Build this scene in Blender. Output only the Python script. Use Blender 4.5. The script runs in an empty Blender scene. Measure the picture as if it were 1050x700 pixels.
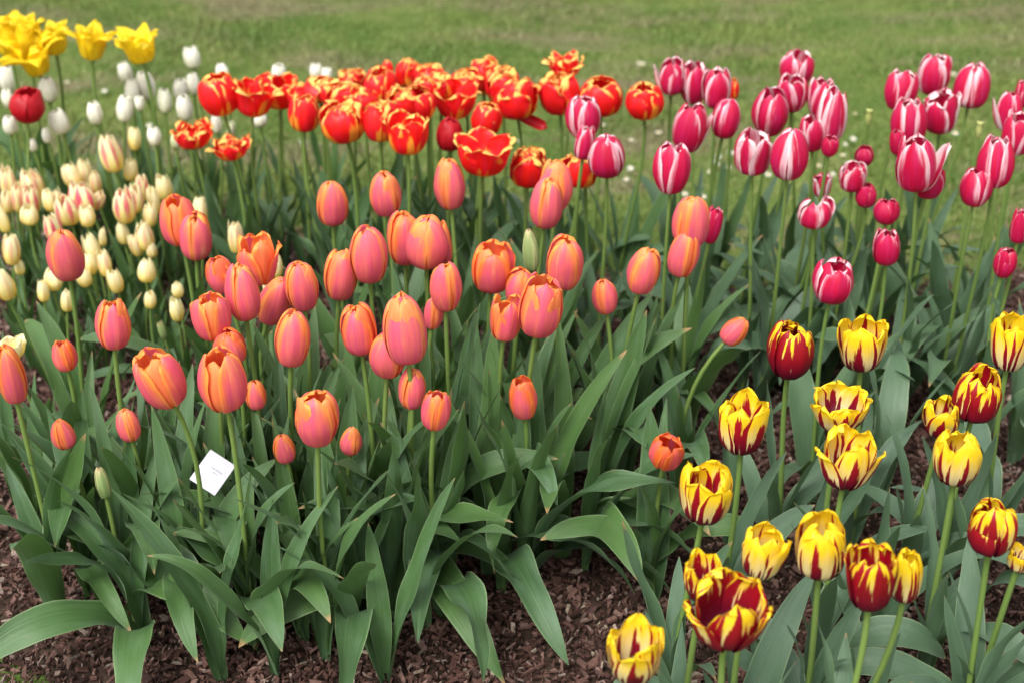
import bpy, math, random
import numpy as np
from mathutils import Vector, Matrix

R = math.radians
SC = bpy.context.scene
COL = SC.collection

# ------------------------------------------------------------------ camera, sky, sun, exposure
CAM_H, PITCH, FPX = 1.5, R(30.0), 1458.33
cd = bpy.data.cameras.new("camera")
cam = bpy.data.objects.new("camera", cd)
COL.objects.link(cam)
cam.location = (0, 0, CAM_H)
cam.rotation_euler = (R(90) - PITCH, 0, 0)
cd.sensor_width = 36.0
cd.lens = 50.0
cd.clip_start, cd.clip_end = 0.05, 2000
cd.dof.use_dof = True
cd.dof.focus_distance = 1.98
cd.dof.aperture_fstop = 3.6
SC.camera = cam

SUN_EL, SUN_AZ = R(58), R(215)          # azimuth clockwise from +Y: behind the camera's left shoulder
w = bpy.data.worlds.new("World")
SC.world = w
w.use_nodes = True
wt = w.node_tree
sky = wt.nodes.new("ShaderNodeTexSky")
sky.sky_type = 'NISHITA'
sky.sun_disc = False
sky.sun_elevation = SUN_EL
sky.sun_rotation = SUN_AZ
sky.dust_density = 4.0
hsv = wt.nodes.new("ShaderNodeHueSaturation")
hsv.inputs['Saturation'].default_value = 0.12      # overcast: the blue mostly veiled
wt.links.new(sky.outputs[0], hsv.inputs['Color'])
bg = wt.nodes['Background']
bg.inputs['Strength'].default_value = 0.15
wt.links.new(hsv.outputs[0], bg.inputs['Color'])

sd = bpy.data.lights.new("sun", 'SUN')
sd.energy = 1.3
sd.angle = R(25)
sd.color = (1.0, 0.96, 0.90)
sun = bpy.data.objects.new("sun", sd)
COL.objects.link(sun)
_d = Vector((math.sin(SUN_AZ) * math.cos(SUN_EL), math.cos(SUN_AZ) * math.cos(SUN_EL), math.sin(SUN_EL)))
sun.rotation_euler = _d.to_track_quat('Z', 'Y').to_euler()
sun.location = (0, 0, 6)

SC.view_settings.view_transform = 'Standard'
SC.view_settings.look = 'None'
SC.view_settings.gamma = 1.0
SC.view_settings.exposure = 1.04
SC.cycles.max_bounces = 6
SC.cycles.transparent_max_bounces = 4
SC.cycles.caustics_reflective = False
SC.cycles.caustics_refractive = False

rng = random.Random(11)
nr = np.random.default_rng(5)


def ray(px, py):
    """direction of the photograph's pixel (1050 x 700)"""
    a, b = (px - 525) / FPX, (350 - py) / FPX
    return Vector((a, math.cos(PITCH) + b * math.sin(PITCH), -math.sin(PITCH) + b * math.cos(PITCH)))


def at_height(px, py, z):
    d = ray(px, py)
    t = (z - CAM_H) / d.z
    return Vector((0, 0, CAM_H)) + d * t, t          # t is the depth along the optical axis


# ------------------------------------------------------------------ helpers
def tag(o, label=None, cat=None, group=None, kind=None):
    if label: o["label"] = label
    if cat: o["category"] = cat
    if group: o["group"] = group
    if kind: o["kind"] = kind
    return o


def np_mesh(name, verts, faces, mats=(), uv=None, smooth=True):
    """verts (n,3) array; faces: (m,k) array of one size"""
    verts = np.asarray(verts, np.float32)
    faces = np.asarray(faces, np.int32)
    me = bpy.data.meshes.new(name)
    m, k = faces.shape
    me.vertices.add(len(verts)); me.vertices.foreach_set("co", verts.ravel())
    me.loops.add(m * k); me.loops.foreach_set("vertex_index", faces.ravel())
    me.polygons.add(m)
    me.polygons.foreach_set("loop_start", np.arange(0, m * k, k, dtype=np.int32))
    me.polygons.foreach_set("loop_total", np.full(m, k, np.int32))
    me.polygons.foreach_set("use_smooth", np.full(m, smooth, bool))
    me.update(calc_edges=True)
    if uv is not None:
        l = me.uv_layers.new(name="UVMap")
        l.data.foreach_set("uv", np.asarray(uv, np.float32)[faces.ravel()].ravel())
    for x in mats: me.materials.append(x)
    return me


def link(name, data, parent=None, mb=None):
    o = bpy.data.objects.new(name, data)
    COL.objects.link(o)
    if parent is not None: o.parent = parent
    if mb is not None: o.matrix_basis = mb
    return o


def hermite(xs, ys, x):
    """smooth curve through control points"""
    xs, ys = np.asarray(xs, float), np.asarray(ys, float)
    d = np.gradient(ys, xs)
    i = np.clip(np.searchsorted(xs, x, side='right') - 1, 0, len(xs) - 2)
    h = xs[i + 1] - xs[i]
    t = (x - xs[i]) / h
    return ((2*t**3 - 3*t**2 + 1) * ys[i] + (t**3 - 2*t**2 + t) * h * d[i] + (-2*t**3 + 3*t**2) * ys[i+1] + (t**3 - t**2) * h * d[i+1])


def grid_faces(nv, nu):
    i = np.arange(nv - 1)[:, None] * nu + np.arange(nu - 1)[None, :]
    i = i.ravel()
    return np.stack([i, i + 1, i + nu + 1, i + nu], 1)


# node helpers
def nd(nt, typ, ins=None, **at):
    n = nt.nodes.new(typ)
    for k, v in at.items(): setattr(n, k, v)
    for k, v in (ins or {}).items(): put(nt, n.inputs[k], v)
    return n


def put(nt, sock, v):
    if isinstance(v, bpy.types.NodeSocket): nt.links.new(v, sock)
    elif isinstance(v, (tuple, list)) and len(v) == 3 and sock.type == 'RGBA': sock.default_value = (*v, 1)
    else: sock.default_value = v


def mt(nt, op, a, b=0.0, c=0.0, clamp=False):
    return nd(nt, "ShaderNodeMath", {0: a, 1: b, 2: c}, operation=op, use_clamp=clamp).outputs[0]


def mixc(nt, f, a, b, mode='MIX'):
    n = nd(nt, "ShaderNodeMix", data_type='RGBA', blend_type=mode)
    put(nt, n.inputs[0], f); put(nt, n.inputs[6], a); put(nt, n.inputs[7], b)
    return n.outputs[2]


def ss(nt, x, lo, hi, a=0.0, b=1.0):
    return nd(nt, "ShaderNodeMapRange", {0: x, 1: lo, 2: hi, 3: a, 4: b}, interpolation_type='SMOOTHSTEP').outputs[0]


def comb(nt, x, y, z=0.0):
    return nd(nt, "ShaderNodeCombineXYZ", {0: x, 1: y, 2: z}).outputs[0]


def noise(nt, vec, scale=1.0, detail=2.0, rough=0.5, dist=0.0):
    return nd(nt, "ShaderNodeTexNoise", {'Vector': vec, 'Scale': scale, 'Detail': detail, 'Roughness': rough, 'Distortion': dist}).outputs[0]


def new_mat(name):
    m = bpy.data.materials.new(name)
    m.use_nodes = True
    nt = m.node_tree
    nt.nodes.clear()
    return m, nt, nd(nt, "ShaderNodeOutputMaterial")


def finish(nt, out, color, rough=0.5, spec=0.3, trans=0.25, tcol=None, bump=None, bstr=0.2, bdist=0.002, sheen=0.0):
    p = nd(nt, "ShaderNodeBsdfPrincipled", {'Base Color': color, 'Roughness': rough, 'Specular IOR Level': spec})
    if sheen:
        p.inputs['Sheen Weight'].default_value = sheen
        p.inputs['Sheen Roughness'].default_value = 0.35
        p.inputs['Sheen Tint'].default_value = (0.80, 0.92, 0.95, 1)
    if bump is not None:
        b = nd(nt, "ShaderNodeBump", {'Height': bump, 'Strength': bstr, 'Distance': bdist})
        nt.links.new(b.outputs[0], p.inputs['Normal'])
    sh = p.outputs[0]
    if trans > 0:
        t = nd(nt, "ShaderNodeBsdfTranslucent", {'Color': tcol if tcol is not None else color})
        sh = nd(nt, "ShaderNodeMixShader", {0: trans, 1: sh, 2: t.outputs[0]}).outputs[0]
    nt.links.new(sh, out.inputs['Surface'])


# ------------------------------------------------------------------ materials
def petal_mat(name, fn, rough=0.45, trans=0.3, spec=0.35):
    m, nt, out = new_mat(name)
    uv = nd(nt, "ShaderNodeUVMap", uv_map="UVMap").outputs[0]
    s = nd(nt, "ShaderNodeSeparateXYZ", {0: uv})
    u, v = s.outputs[0], s.outputs[1]
    a = mt(nt, 'ABSOLUTE', mt(nt, 'MULTIPLY_ADD', u, 2.0, -1.0))
    oi = nd(nt, "ShaderNodeObjectInfo")
    c = nd(nt, "ShaderNodeSeparateColor", {0: oi.outputs['Color']})
    rz = mt(nt, 'MULTIPLY', oi.outputs['Random'], 53.0)
    fine = noise(nt, comb(nt, mt(nt, 'MULTIPLY', u, 26.0), mt(nt, 'MULTIPLY', v, 1.3), rz), 1.0, 3.0, 0.6)
    broad = noise(nt, comb(nt, mt(nt, 'MULTIPLY', u, 7.0), mt(nt, 'MULTIPLY', v, 1.6), rz), 1.0, 3.0, 0.55)
    col = fn(nt, u, v, a, fine, broad, c.outputs[0], c.outputs[1], oi.outputs['Random'])
    # streaks that run along the petal, and a little difference from petal to petal
    k = mt(nt, 'MULTIPLY', ss(nt, fine, 0.25, 0.75, 0.91, 1.05), mt(nt, 'MULTIPLY_ADD', oi.outputs['Random'], 0.16, 0.92))
    col = mixc(nt, 1.0, col, comb(nt, k, k, k), 'MULTIPLY')
    finish(nt, out, col, rough, spec, trans, None, fine, 0.25, 0.0012)
    return m


def f_coral(inner):
    def fn(nt, u, v, a, fine, broad, p, q, rnd):
        # pink flush up the middle of the petal, orange margins; p = how pink, inner petals orange
        edge = mt(nt, 'ADD', mt(nt, 'MULTIPLY', mt(nt, 'POWER', a, 1.6), 0.85), mt(nt, 'MULTIPLY_ADD', broad, 0.75, -0.40))
        edge = mt(nt, 'ADD', edge, mt(nt, 'MULTIPLY_ADD', v, 0.95, -0.56))
        k = ss(nt, mt(nt, 'ADD', edge, mt(nt, 'MULTIPLY_ADD', p, -0.55, 0.27)), 0.12, 0.88)
        if inner: k = mt(nt, 'MAXIMUM', k, 0.75)
        flush = mixc(nt, ss(nt, broad, 0.3, 0.7), (0.78, 0.115, 0.215), (0.86, 0.18, 0.165))
        orange = mixc(nt, ss(nt, mt(nt, 'ADD', v, mt(nt, 'MULTIPLY', broad, 0.4)), 0.7, 1.3), (0.91, 0.24, 0.05), (0.95, 0.40, 0.07))
        orange = mixc(nt, ss(nt, p, 0.5, 0.1, 0.0, 0.75), orange, (0.84, 0.115, 0.02))       # some blooms are redder orange
        c = mixc(nt, k, flush, orange)
        c = mixc(nt, ss(nt, mt(nt, 'ADD', a, mt(nt, 'MULTIPLY', fine, 0.35)), 0.95, 1.2, 0.0, 0.6), c, (0.93, 0.42, 0.10))
        c = mixc(nt, mt(nt, 'MULTIPLY', ss(nt, broad, 0.60, 0.78), 0.5), c, (0.92, 0.45, 0.30))
        return mixc(nt, ss(nt, v, 0.0, 0.12, 0.5, 0.0), c, (0.75, 0.10, 0.10))
    return fn


def f_red(nt, u, v, a, fine, broad, p, q, rnd):
    # scarlet with yellow torn edges and a yellow flamed base
    tip = mt(nt, 'ADD', mt(nt, 'ADD', mt(nt, 'MULTIPLY', v, 0.85), mt(nt, 'MULTIPLY', mt(nt, 'POWER', a, 3.0), 0.30)), mt(nt, 'MULTIPLY_ADD', broad, 0.55, -0.3))
    k1 = ss(nt, tip, 0.76, 0.87)
    base = mt(nt, 'ADD', mt(nt, 'MULTIPLY', mt(nt, 'MULTIPLY', a, mt(nt, 'SUBTRACT', 1.0, v)), 1.25), mt(nt, 'MULTIPLY_ADD', broad, 0.6, -0.3))
    k2 = ss(nt, mt(nt, 'ADD', base, mt(nt, 'MULTIPLY_ADD', rnd, 0.5, -0.28)), 0.50, 0.66)
    k3 = ss(nt, v, 0.03, 0.14, 0.7, 0.0)
    red = mixc(nt, ss(nt, broad, 0.35, 0.75), (0.84, 0.011, 0.006), (0.76, 0.015, 0.035))
    c = mixc(nt, mt(nt, 'MAXIMUM', k2, k3), red, (0.88, 0.33, 0.035))
    return mixc(nt, k1, c, (0.93, 0.55, 0.13))


def f_striped(nt, u, v, a, fine, broad, p, q, rnd):
    # raspberry band with white margins; p = how white
    e = mt(nt, 'ADD', a, mt(nt, 'MULTIPLY_ADD', fine, 0.8, -0.4))
    e = mt(nt, 'ADD', e, mt(nt, 'MULTIPLY_ADD', broad, 1.2, -0.6))
    e = mt(nt, 'ADD', e, mt(nt, 'MULTIPLY_ADD', p, 0.9, -0.55))
    e = mt(nt, 'ADD', e, mt(nt, 'MULTIPLY_ADD', mt(nt, 'POWER', v, 3.0), 0.4, -0.08))
    k = ss(nt, e, 0.38, 0.78)
    berry = mixc(nt, ss(nt, broad, 0.3, 0.8), (0.56, 0.005, 0.050), (0.56, 0.018, 0.12))
    c = mixc(nt, k, berry, (0.86, 0.48, 0.55))
    c = mixc(nt, ss(nt, mt(nt, 'ADD', e, 0.0), 0.72, 1.05), c, (0.88, 0.72, 0.72))
    return mixc(nt, ss(nt, v, 0.02, 0.10, 0.7, 0.0), c, (0.80, 0.70, 0.62))


def f_flamed(nt, u, v, a, fine, broad, p, q, rnd):
    # yellow with blood red flames climbing from the base; p = how red
    def spike(c, wd, hgt):
        x = mt(nt, 'DIVIDE', mt(nt, 'SUBTRACT', mt(nt, 'ADD', u, mt(nt, 'MULTIPLY_ADD', broad, 0.12, -0.06)), c), wd)
        return mt(nt, 'MULTIPLY', mt(nt, 'EXPONENT', mt(nt, 'MULTIPLY', mt(nt, 'MULTIPLY', x, x), -1.0)), hgt)
    h = mt(nt, 'ADD', spike(0.5, 0.10, 0.50), mt(nt, 'ADD', spike(0.10, 0.05, 0.60), spike(0.91, 0.05, 0.50)))
    h = mt(nt, 'ADD', h, mt(nt, 'MULTIPLY_ADD', broad, 1.5, -0.62))
    h = mt(nt, 'ADD', h, mt(nt, 'MULTIPLY_ADD', fine, 0.5, -0.25))
    h = mt(nt, 'ADD', h, mt(nt, 'MULTIPLY_ADD', p, 0.72, -0.09))
    k = ss(nt, mt(nt, 'SUBTRACT', h, v), -0.05, 0.07)
    k = mt(nt, 'MULTIPLY', k, ss(nt, v, 0.03, 0.09))
    yel = mixc(nt, ss(nt, mt(nt, 'ADD', v, mt(nt, 'MULTIPLY_ADD', broad, 0.5, -0.25)), 0.25, 0.75), (0.87, 0.72, 0.38), (0.90, 0.62, 0.014))
    yel = mixc(nt, ss(nt, v, 0.03, 0.14, 0.9, 0.0), yel, (0.86, 0.52, 0.01))
    red = mixc(nt, ss(nt, v, 0.1, 0.7), (0.105, 0.002, 0.022), (0.32, 0.004, 0.012))
    return mixc(nt, k, yel, red)


def f_white(nt, u, v, a, fine, broad, p, q, rnd):
    c = mixc(nt, ss(nt, v, 0.0, 0.7), (0.70, 0.70, 0.42), (0.83, 0.81, 0.69))
    return mixc(nt, mt(nt, 'MULTIPLY', p, ss(nt, a, 0.9, 0.0)), c, (0.50, 0.58, 0.22))


def f_cream(nt, u, v, a, fine, broad, p, q, rnd):
    # primrose yellow base, cream shoulders, rose streak; p = how streaked
    c = mixc(nt, ss(nt, mt(nt, 'ADD', v, mt(nt, 'MULTIPLY_ADD', broad, 0.5, -0.25)), 0.15, 0.8), (0.90, 0.73, 0.17), (0.92, 0.86, 0.52))
    s = mt(nt, 'ADD', mt(nt, 'SUBTRACT', 1.0, mt(nt, 'MULTIPLY', a, 1.5)), mt(nt, 'MULTIPLY_ADD', fine, 1.6, -0.8))
    s = mt(nt, 'SUBTRACT', s, mt(nt, 'MULTIPLY', mt(nt, 'ABSOLUTE', mt(nt, 'SUBTRACT', v, 0.6)), 1.4))
    k = mt(nt, 'MULTIPLY', ss(nt, s, 0.15, 0.65), p)
    return mixc(nt, k, c, (0.74, 0.10, 0.17))


def f_yellow(nt, u, v, a, fine, broad, p, q, rnd):
    return mixc(nt, ss(nt, broad, 0.3, 0.75), (0.92, 0.66, 0.006), (0.94, 0.74, 0.03))


def f_crimson(nt, u, v, a, fine, broad, p, q, rnd):
    return mixc(nt, ss(nt, broad, 0.3, 0.75), (0.42, 0.004, 0.012), (0.52, 0.008, 0.02))


def f_bud(nt, u, v, a, fine, broad, p, q, rnd):
    c = mixc(nt, ss(nt, a, 0.5, 1.0), (0.26, 0.36, 0.13), (0.46, 0.50, 0.22))
    return mixc(nt, ss(nt, mt(nt, 'ADD', v, broad), 1.2, 1.6), c, (0.62, 0.42, 0.25))


PM = {
    'coral': petal_mat("coral_petal", f_coral(False), trans=.36), 'coral_in': petal_mat("coral_inner_petal", f_coral(True)),
    'red': petal_mat("scarlet_petal", f_red, trans=.30), 'striped': petal_mat("striped_petal", f_striped),
    'flamed': petal_mat("flamed_petal", f_flamed), 'white': petal_mat("white_petal", f_white, trans=.18),
    'cream': petal_mat("cream_petal", f_cream), 'yellow': petal_mat("yellow_petal", f_yellow, trans=.4),
    'crimson': petal_mat("crimson_petal", f_crimson), 'bud': petal_mat("green_bud_petal", f_bud, 0.5, 0.15),
}


def leaf_mat():
    m, nt, out = new_mat("tulip_leaf")
    uv = nd(nt, "ShaderNodeUVMap", uv_map="UVMap").outputs[0]
    s = nd(nt, "ShaderNodeSeparateXYZ", {0: uv})
    u, v = s.outputs[0], s.outputs[1]
    a = mt(nt, 'ABSOLUTE', mt(nt, 'MULTIPLY_ADD', u, 2.0, -1.0))
    oi = nd(nt, "ShaderNodeObjectInfo")
    rz = mt(nt, 'MULTIPLY', oi.outputs['Random'], 71.0)
    vein = noise(nt, comb(nt, mt(nt, 'MULTIPLY', u, 38.0), mt(nt, 'MULTIPLY', v, 0.9), rz), 1.0, 2.0, 0.6)
    blot = noise(nt, comb(nt, mt(nt, 'MULTIPLY', u, 2.2), mt(nt, 'MULTIPLY', v, 5.0), rz), 1.0, 4.0, 0.6)
    c = mixc(nt, ss(nt, vein, 0.36, 0.64), (0.030, 0.085, 0.018), (0.068, 0.142, 0.040))
    c = mixc(nt, ss(nt, blot, 0.40, 0.78, 0.0, 0.8), c, (0.105, 0.180, 0.105))      # waxy bloom
    c = mixc(nt, mt(nt, 'MULTIPLY', oi.outputs['Random'], 0.85), c, (0.062, 0.138, 0.016))
    wax = nd(nt, 'ShaderNodeSeparateColor', {0: oi.outputs['Color']}).outputs[0]          # 1 on the kinds with blue grey leaves
    c = mixc(nt, mt(nt, 'MULTIPLY', mt(nt, 'MULTIPLY_ADD', vein, 0.5, 0.35), wax), c, (0.098, 0.158, 0.118))
    c = mixc(nt, ss(nt, a, 0.90, 0.99, 0.0, 0.6), c, (0.24, 0.32, 0.16))             # pale rim
    sp = noise(nt, comb(nt, mt(nt, 'MULTIPLY', u, 7.0), mt(nt, 'MULTIPLY', v, 34.0), rz), 1.0, 2.0, 0.5)
    c = mixc(nt, ss(nt, sp, 0.72, 0.78, 0.0, 0.55), c, (0.20, 0.16, 0.07))
    tipn = mt(nt, 'ADD', v, mt(nt, 'MULTIPLY_ADD', oi.outputs['Random'], 0.05, -0.03))
    c = mixc(nt, ss(nt, tipn, 0.965, 1.0, 0.0, 0.9), c, (0.36, 0.22, 0.10))          # dry tip
    finish(nt, out, c, ss(nt, blot, 0.3, 0.7, 0.34, 0.52), 0.45, 0.16, (0.10, 0.22, 0.03), vein, 0.45, 0.0025, 0.06)
    return m


def stem_mat(name, c1, c2):
    m, nt, out = new_mat(name)
    tc = nd(nt, "ShaderNodeTexCoord").outputs['Object']
    oi = nd(nt, "ShaderNodeObjectInfo")
    n = noise(nt, tc, 35.0, 3.0)
    c = mixc(nt, mt(nt, 'ADD', mt(nt, 'MULTIPLY', n, 0.5), mt(nt, 'MULTIPLY', oi.outputs['Random'], 0.5)), c1, c2)
    finish(nt, out, c, 0.42, 0.4, 0.0, None, n, 0.1, 0.001)
    return m


LEAF = leaf_mat()
STEM = stem_mat("tulip_stem", (0.105, 0.185, 0.040), (0.165, 0.235, 0.060))
PISTIL = stem_mat("pistil", (0.30, 0.36, 0.10), (0.42, 0.44, 0.16))


def soil_mat():
    m, nt, out = new_mat("bed_soil")
    tc = nd(nt, "ShaderNodeTexCoord").outputs['Object']
    n1 = noise(nt, tc, 60.0, 5.0, 0.65)
    n2 = noise(nt, tc, 5.0, 3.0)
    c = mixc(nt, ss(nt, n1, 0.3, 0.7), (0.014, 0.009, 0.006), (0.045, 0.028, 0.020))
    c = mixc(nt, ss(nt, n2, 0.45, 0.7, 0, 0.5), c, (0.085, 0.058, 0.042))
    finish(nt, out, c, 0.9, 0.15, 0, None, n1, 0.8, 0.01)
    return m


def chip_mat():
    m, nt, out = new_mat("bark_chip")
    g = nd(nt, "ShaderNodeNewGeometry")
    r = g.outputs['Random Per Island']
    tc = nd(nt, "ShaderNodeTexCoord").outputs['Object']
    n = noise(nt, tc, 240.0, 3.0, 0.6)
    ramp = nd(nt, "ShaderNodeValToRGB", {0: r})
    cr = ramp.color_ramp
    for i, (p, c) in enumerate([(0.0, (0.026, 0.011, 0.008)), (0.35, (0.066, 0.030, 0.022)), (0.65, (0.120, 0.060, 0.046)),
                                (0.86, (0.175, 0.100, 0.080)), (0.96, (0.235, 0.180, 0.150)), (1.0, (0.30, 0.24, 0.17))]):
        e = cr.elements[i] if i < 2 else cr.elements.new(p)
        e.position = p; e.color = (*c, 1)
    k = ss(nt, n, 0.25, 0.75, 0.65, 1.25)
    c = mixc(nt, 1.0, ramp.outputs[0], comb(nt, k, k, k), 'MULTIPLY')
    finish(nt, out, c, 0.75, 0.3, 0, None, n, 0.5, 0.002)
    return m


def lawn_mat(name, blades):
    m, nt, out = new_mat(name)
    pos = nd(nt, "ShaderNodeNewGeometry").outputs['Position']
    flat = nd(nt, "ShaderNodeVectorMath", {0: pos, 1: (1, 1, 0)}, operation='MULTIPLY').outputs[0]
    n1 = noise(nt, flat, 2.1, 4.0, 0.6)
    n2 = noise(nt, flat, 9.0, 4.0, 0.6)
    far = mt(nt, 'MULTIPLY_ADD', nd(nt, 'ShaderNodeSeparateXYZ', {0: pos}).outputs[1], 0.045, -0.18)      # the turf is more worn away from the bed
    n3 = noise(nt, nd(nt, "ShaderNodeVectorMath", {0: flat, 1: (0.8, 2.2, 0)}, operation='MULTIPLY').outputs[0], 1.7, 4.0, 0.6)
    k = mt(nt, 'ADD', mt(nt, 'MULTIPLY', n1, 0.6), mt(nt, 'MULTIPLY', n2, 0.4))
    if blades:
        n3 = mt(nt, 'ADD', n3, far)
        r = nd(nt, "ShaderNodeNewGeometry").outputs['Random Per Island']
        c = mixc(nt, ss(nt, k, 0.38, 0.62), (0.205, 0.265, 0.066), (0.120, 0.200, 0.040))
        c = mixc(nt, ss(nt, mt(nt, 'ADD', n3, mt(nt, 'MULTIPLY', r, 0.14)), 0.56, 0.70, 0, 0.8), c, (0.26, 0.235, 0.135))
        c = mixc(nt, ss(nt, r, 0.88, 0.92, 0, 0.7), c, (0.30, 0.25, 0.12))
        kk = mt(nt, 'MULTIPLY_ADD', r, 0.3, 0.85)
        c = mixc(nt, 1.0, c, comb(nt, kk, kk, kk), 'MULTIPLY')
        finish(nt, out, c, 0.5, 0.3, 0.25)
    else:
        c = mixc(nt, ss(nt, k, 0.38, 0.62), (0.13, 0.17, 0.045), (0.075, 0.125, 0.025))
        c = mixc(nt, ss(nt, n3, 0.50, 0.68, 0, 0.9), c, (0.19, 0.155, 0.095))
        n4 = noise(nt, flat, 70.0, 4.0, 0.6)
        finish(nt, out, c, 0.9, 0.1, 0, None, n4, 0.8, 0.02)
    return m


def plain_mat(name, c, rough=0.5, var=0.1):
    m, nt, out = new_mat(name)
    tc = nd(nt, "ShaderNodeTexCoord").outputs['Object']
    n = noise(nt, tc, 60.0, 3.0)
    k = ss(nt, n, 0.2, 0.8, 1 - var, 1 + var)
    finish(nt, out, mixc(nt, 1.0, c, comb(nt, k, k, k), 'MULTIPLY'), rough, 0.3, 0)
    return m
# ------------------------------------------------------------------ the setting: lawn and bed
def y_back(x):
    return np.interp(x, [-2.6, -1.4, -0.9, -0.45, 0.0, 0.5, 1.0, 2.6], [3.9, 3.42, 3.30, 3.08, 2.92, 2.84, 2.86, 2.95]) + 0.03 * np.sin(7 * x) + 0.02 * np.sin(17 * x + 1)


def y_front(x):
    return np.interp(x, [-2.6, -1.2, -0.8, -0.62, -0.3, 0.0, 0.5, 2.6], [2.2, 1.72, 1.60, 1.49, 1.28, 1.12, 1.0, 0.9]) + 0.012 * np.sin(19 * x)


def bump2(x, y):
    return (np.sin(9.1 * x + 3.3 * y) * np.sin(7.7 * y - 2.1 * x + 1) * 0.5 + np.sin(23 * x - 11 * y + 2) * np.sin(19 * y + 13 * x) * 0.3
            + np.sin(51 * x + 37 * y) * np.sin(47 * y - 29 * x) * 0.2)


def ground_z(x, y):
    """height of the bed (raised a little over the lawn) or of the lawn at x, y"""
    d = np.minimum(y_back(x) - y, y - y_front(x))
    t = np.clip((d + 0.05) / 0.2, 0, 1)
    bed = -0.03 + 0.06 * t * t * (3 - 2 * t) + 0.012 * bump2(x, y)
    return np.maximum(bed, 0.0 * x)


xs, ys = np.linspace(-2.3, 2.3, 231), np.linspace(0.8, 3.9, 156)
X, Y = np.meshgrid(xs, ys)
d = np.minimum(y_back(X) - Y, Y - y_front(X))
t = np.clip((d + 0.05) / 0.2, 0, 1)
Z = -0.03 + 0.06 * t * t * (3 - 2 * t) + 0.012 * bump2(X, Y)
bed = link("flower_bed", np_mesh("flower_bed", np.stack([X, Y, Z], -1).reshape(-1, 3), grid_faces(156, 231), [soil_mat()]))
tag(bed, "dark brown mulched soil of the tulip bed", kind="structure")

gx = np.concatenate([[-300, -60, -15], np.linspace(-6, 6, 61), [15, 60, 300]])
gy = np.concatenate([[-60, -10, -3], np.linspace(0, 14, 71), [30, 90, 500]])
X, Y = np.meshgrid(gx, gy)
far = np.clip((Y - 3.5) / 3, 0, 1)
Z = far * 0.03 * np.sin(1.3 * X + 0.7 * Y)
lawn = link("lawn", np_mesh("lawn", np.stack([X, Y, Z], -1).reshape(-1, 3), grid_faces(len(gy), len(gx)), [lawn_mat("lawn_soil", False)]))
tag(lawn, "mown green lawn with worn brown patches behind the bed", kind="structure")


def scatter_in_view(n, y0, y1, marg=0.25):
    y = np.sqrt(nr.uniform(y0 ** 2, y1 ** 2, n))
    hw = (y * 0.866 + 0.75) * 0.36 + marg
    return nr.uniform(-1, 1, n) * hw, y


def build_grass():
    x, y = scatter_in_view(330000, 2.6, 6.6, 0.35)
    keep = y > y_back(x) - 0.03 + nr.normal(0, 0.035, len(x))
    # thin where the lawn is worn
    worn = np.sin(2.3 * x + 1.1 * y) * np.sin(3.1 * y - 0.7 * x + 0.5) + 0.5 * np.sin(7 * x + 5 * y) * np.sin(6 * y - 4 * x)
    keep &= nr.uniform(0, 1, len(x)) > np.clip(0.3 * worn + 0.05 + np.exp(-(y - y_back(x)) / 0.12) * 0.5, 0, 0.85)
    x, y = x[keep], y[keep]
    x2, y2 = nr.uniform(-1.3, -0.3, 9000), nr.uniform(1.2, 2.1, 9000)
    k2 = (nr.uniform(0, 1, 9000) < .2) & (y2 < y_front(x2) - 0.01 + nr.normal(0, 0.012, 9000))
    x, y = np.concatenate([x, x2[k2]]), np.concatenate([y, y2[k2]])
    n = len(x)
    clump = 0.75 + 0.45 * np.sin(5.3 * x + 2.2 * y) * np.sin(4.7 * y - 1.9 * x)
    L = nr.uniform(0.012, 0.030, n) * np.clip(clump, 0.5, 1.3)
    wd = nr.uniform(0.0011, 0.0021, n)
    az = nr.uniform(0, 2 * np.pi, n)
    lean = nr.uniform(0.1, 1.0, n) * L
    dx, dy = np.cos(az), np.sin(az)
    px, py = -dy * wd, dx * wd
    z0 = np.clip((y - 3.5) / 3, 0, 1) * 0.03 * np.sin(1.3 * x + 0.7 * y) - 0.002
    P = np.zeros((n, 5, 3))
    P[:, 0] = np.stack([x - px, y - py, z0], 1); P[:, 1] = np.stack([x + px, y + py, z0], 1)
    mx, my, mz = x + dx * lean * 0.3, y + dy * lean * 0.3, z0 + L * 0.6
    P[:, 2] = np.stack([mx + px * .8, my + py * .8, mz], 1); P[:, 3] = np.stack([mx - px * .8, my - py * .8, mz], 1)
    P[:, 4] = np.stack([x + dx * lean, y + dy * lean, z0 + L], 1)
    b = np.arange(n)[:, None] * 5
    F = np.concatenate([b + [[0, 1, 2]], b + [[0, 2, 3]], b + [[3, 2, 4]]])
    o = link("grass", np_mesh("grass", P.reshape(-1, 3), F, [lawn_mat("grass_blade", True)], smooth=False))
    tag(o, "short mown grass of the lawn, worn and brown in patches", "grass", kind="stuff")


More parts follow.
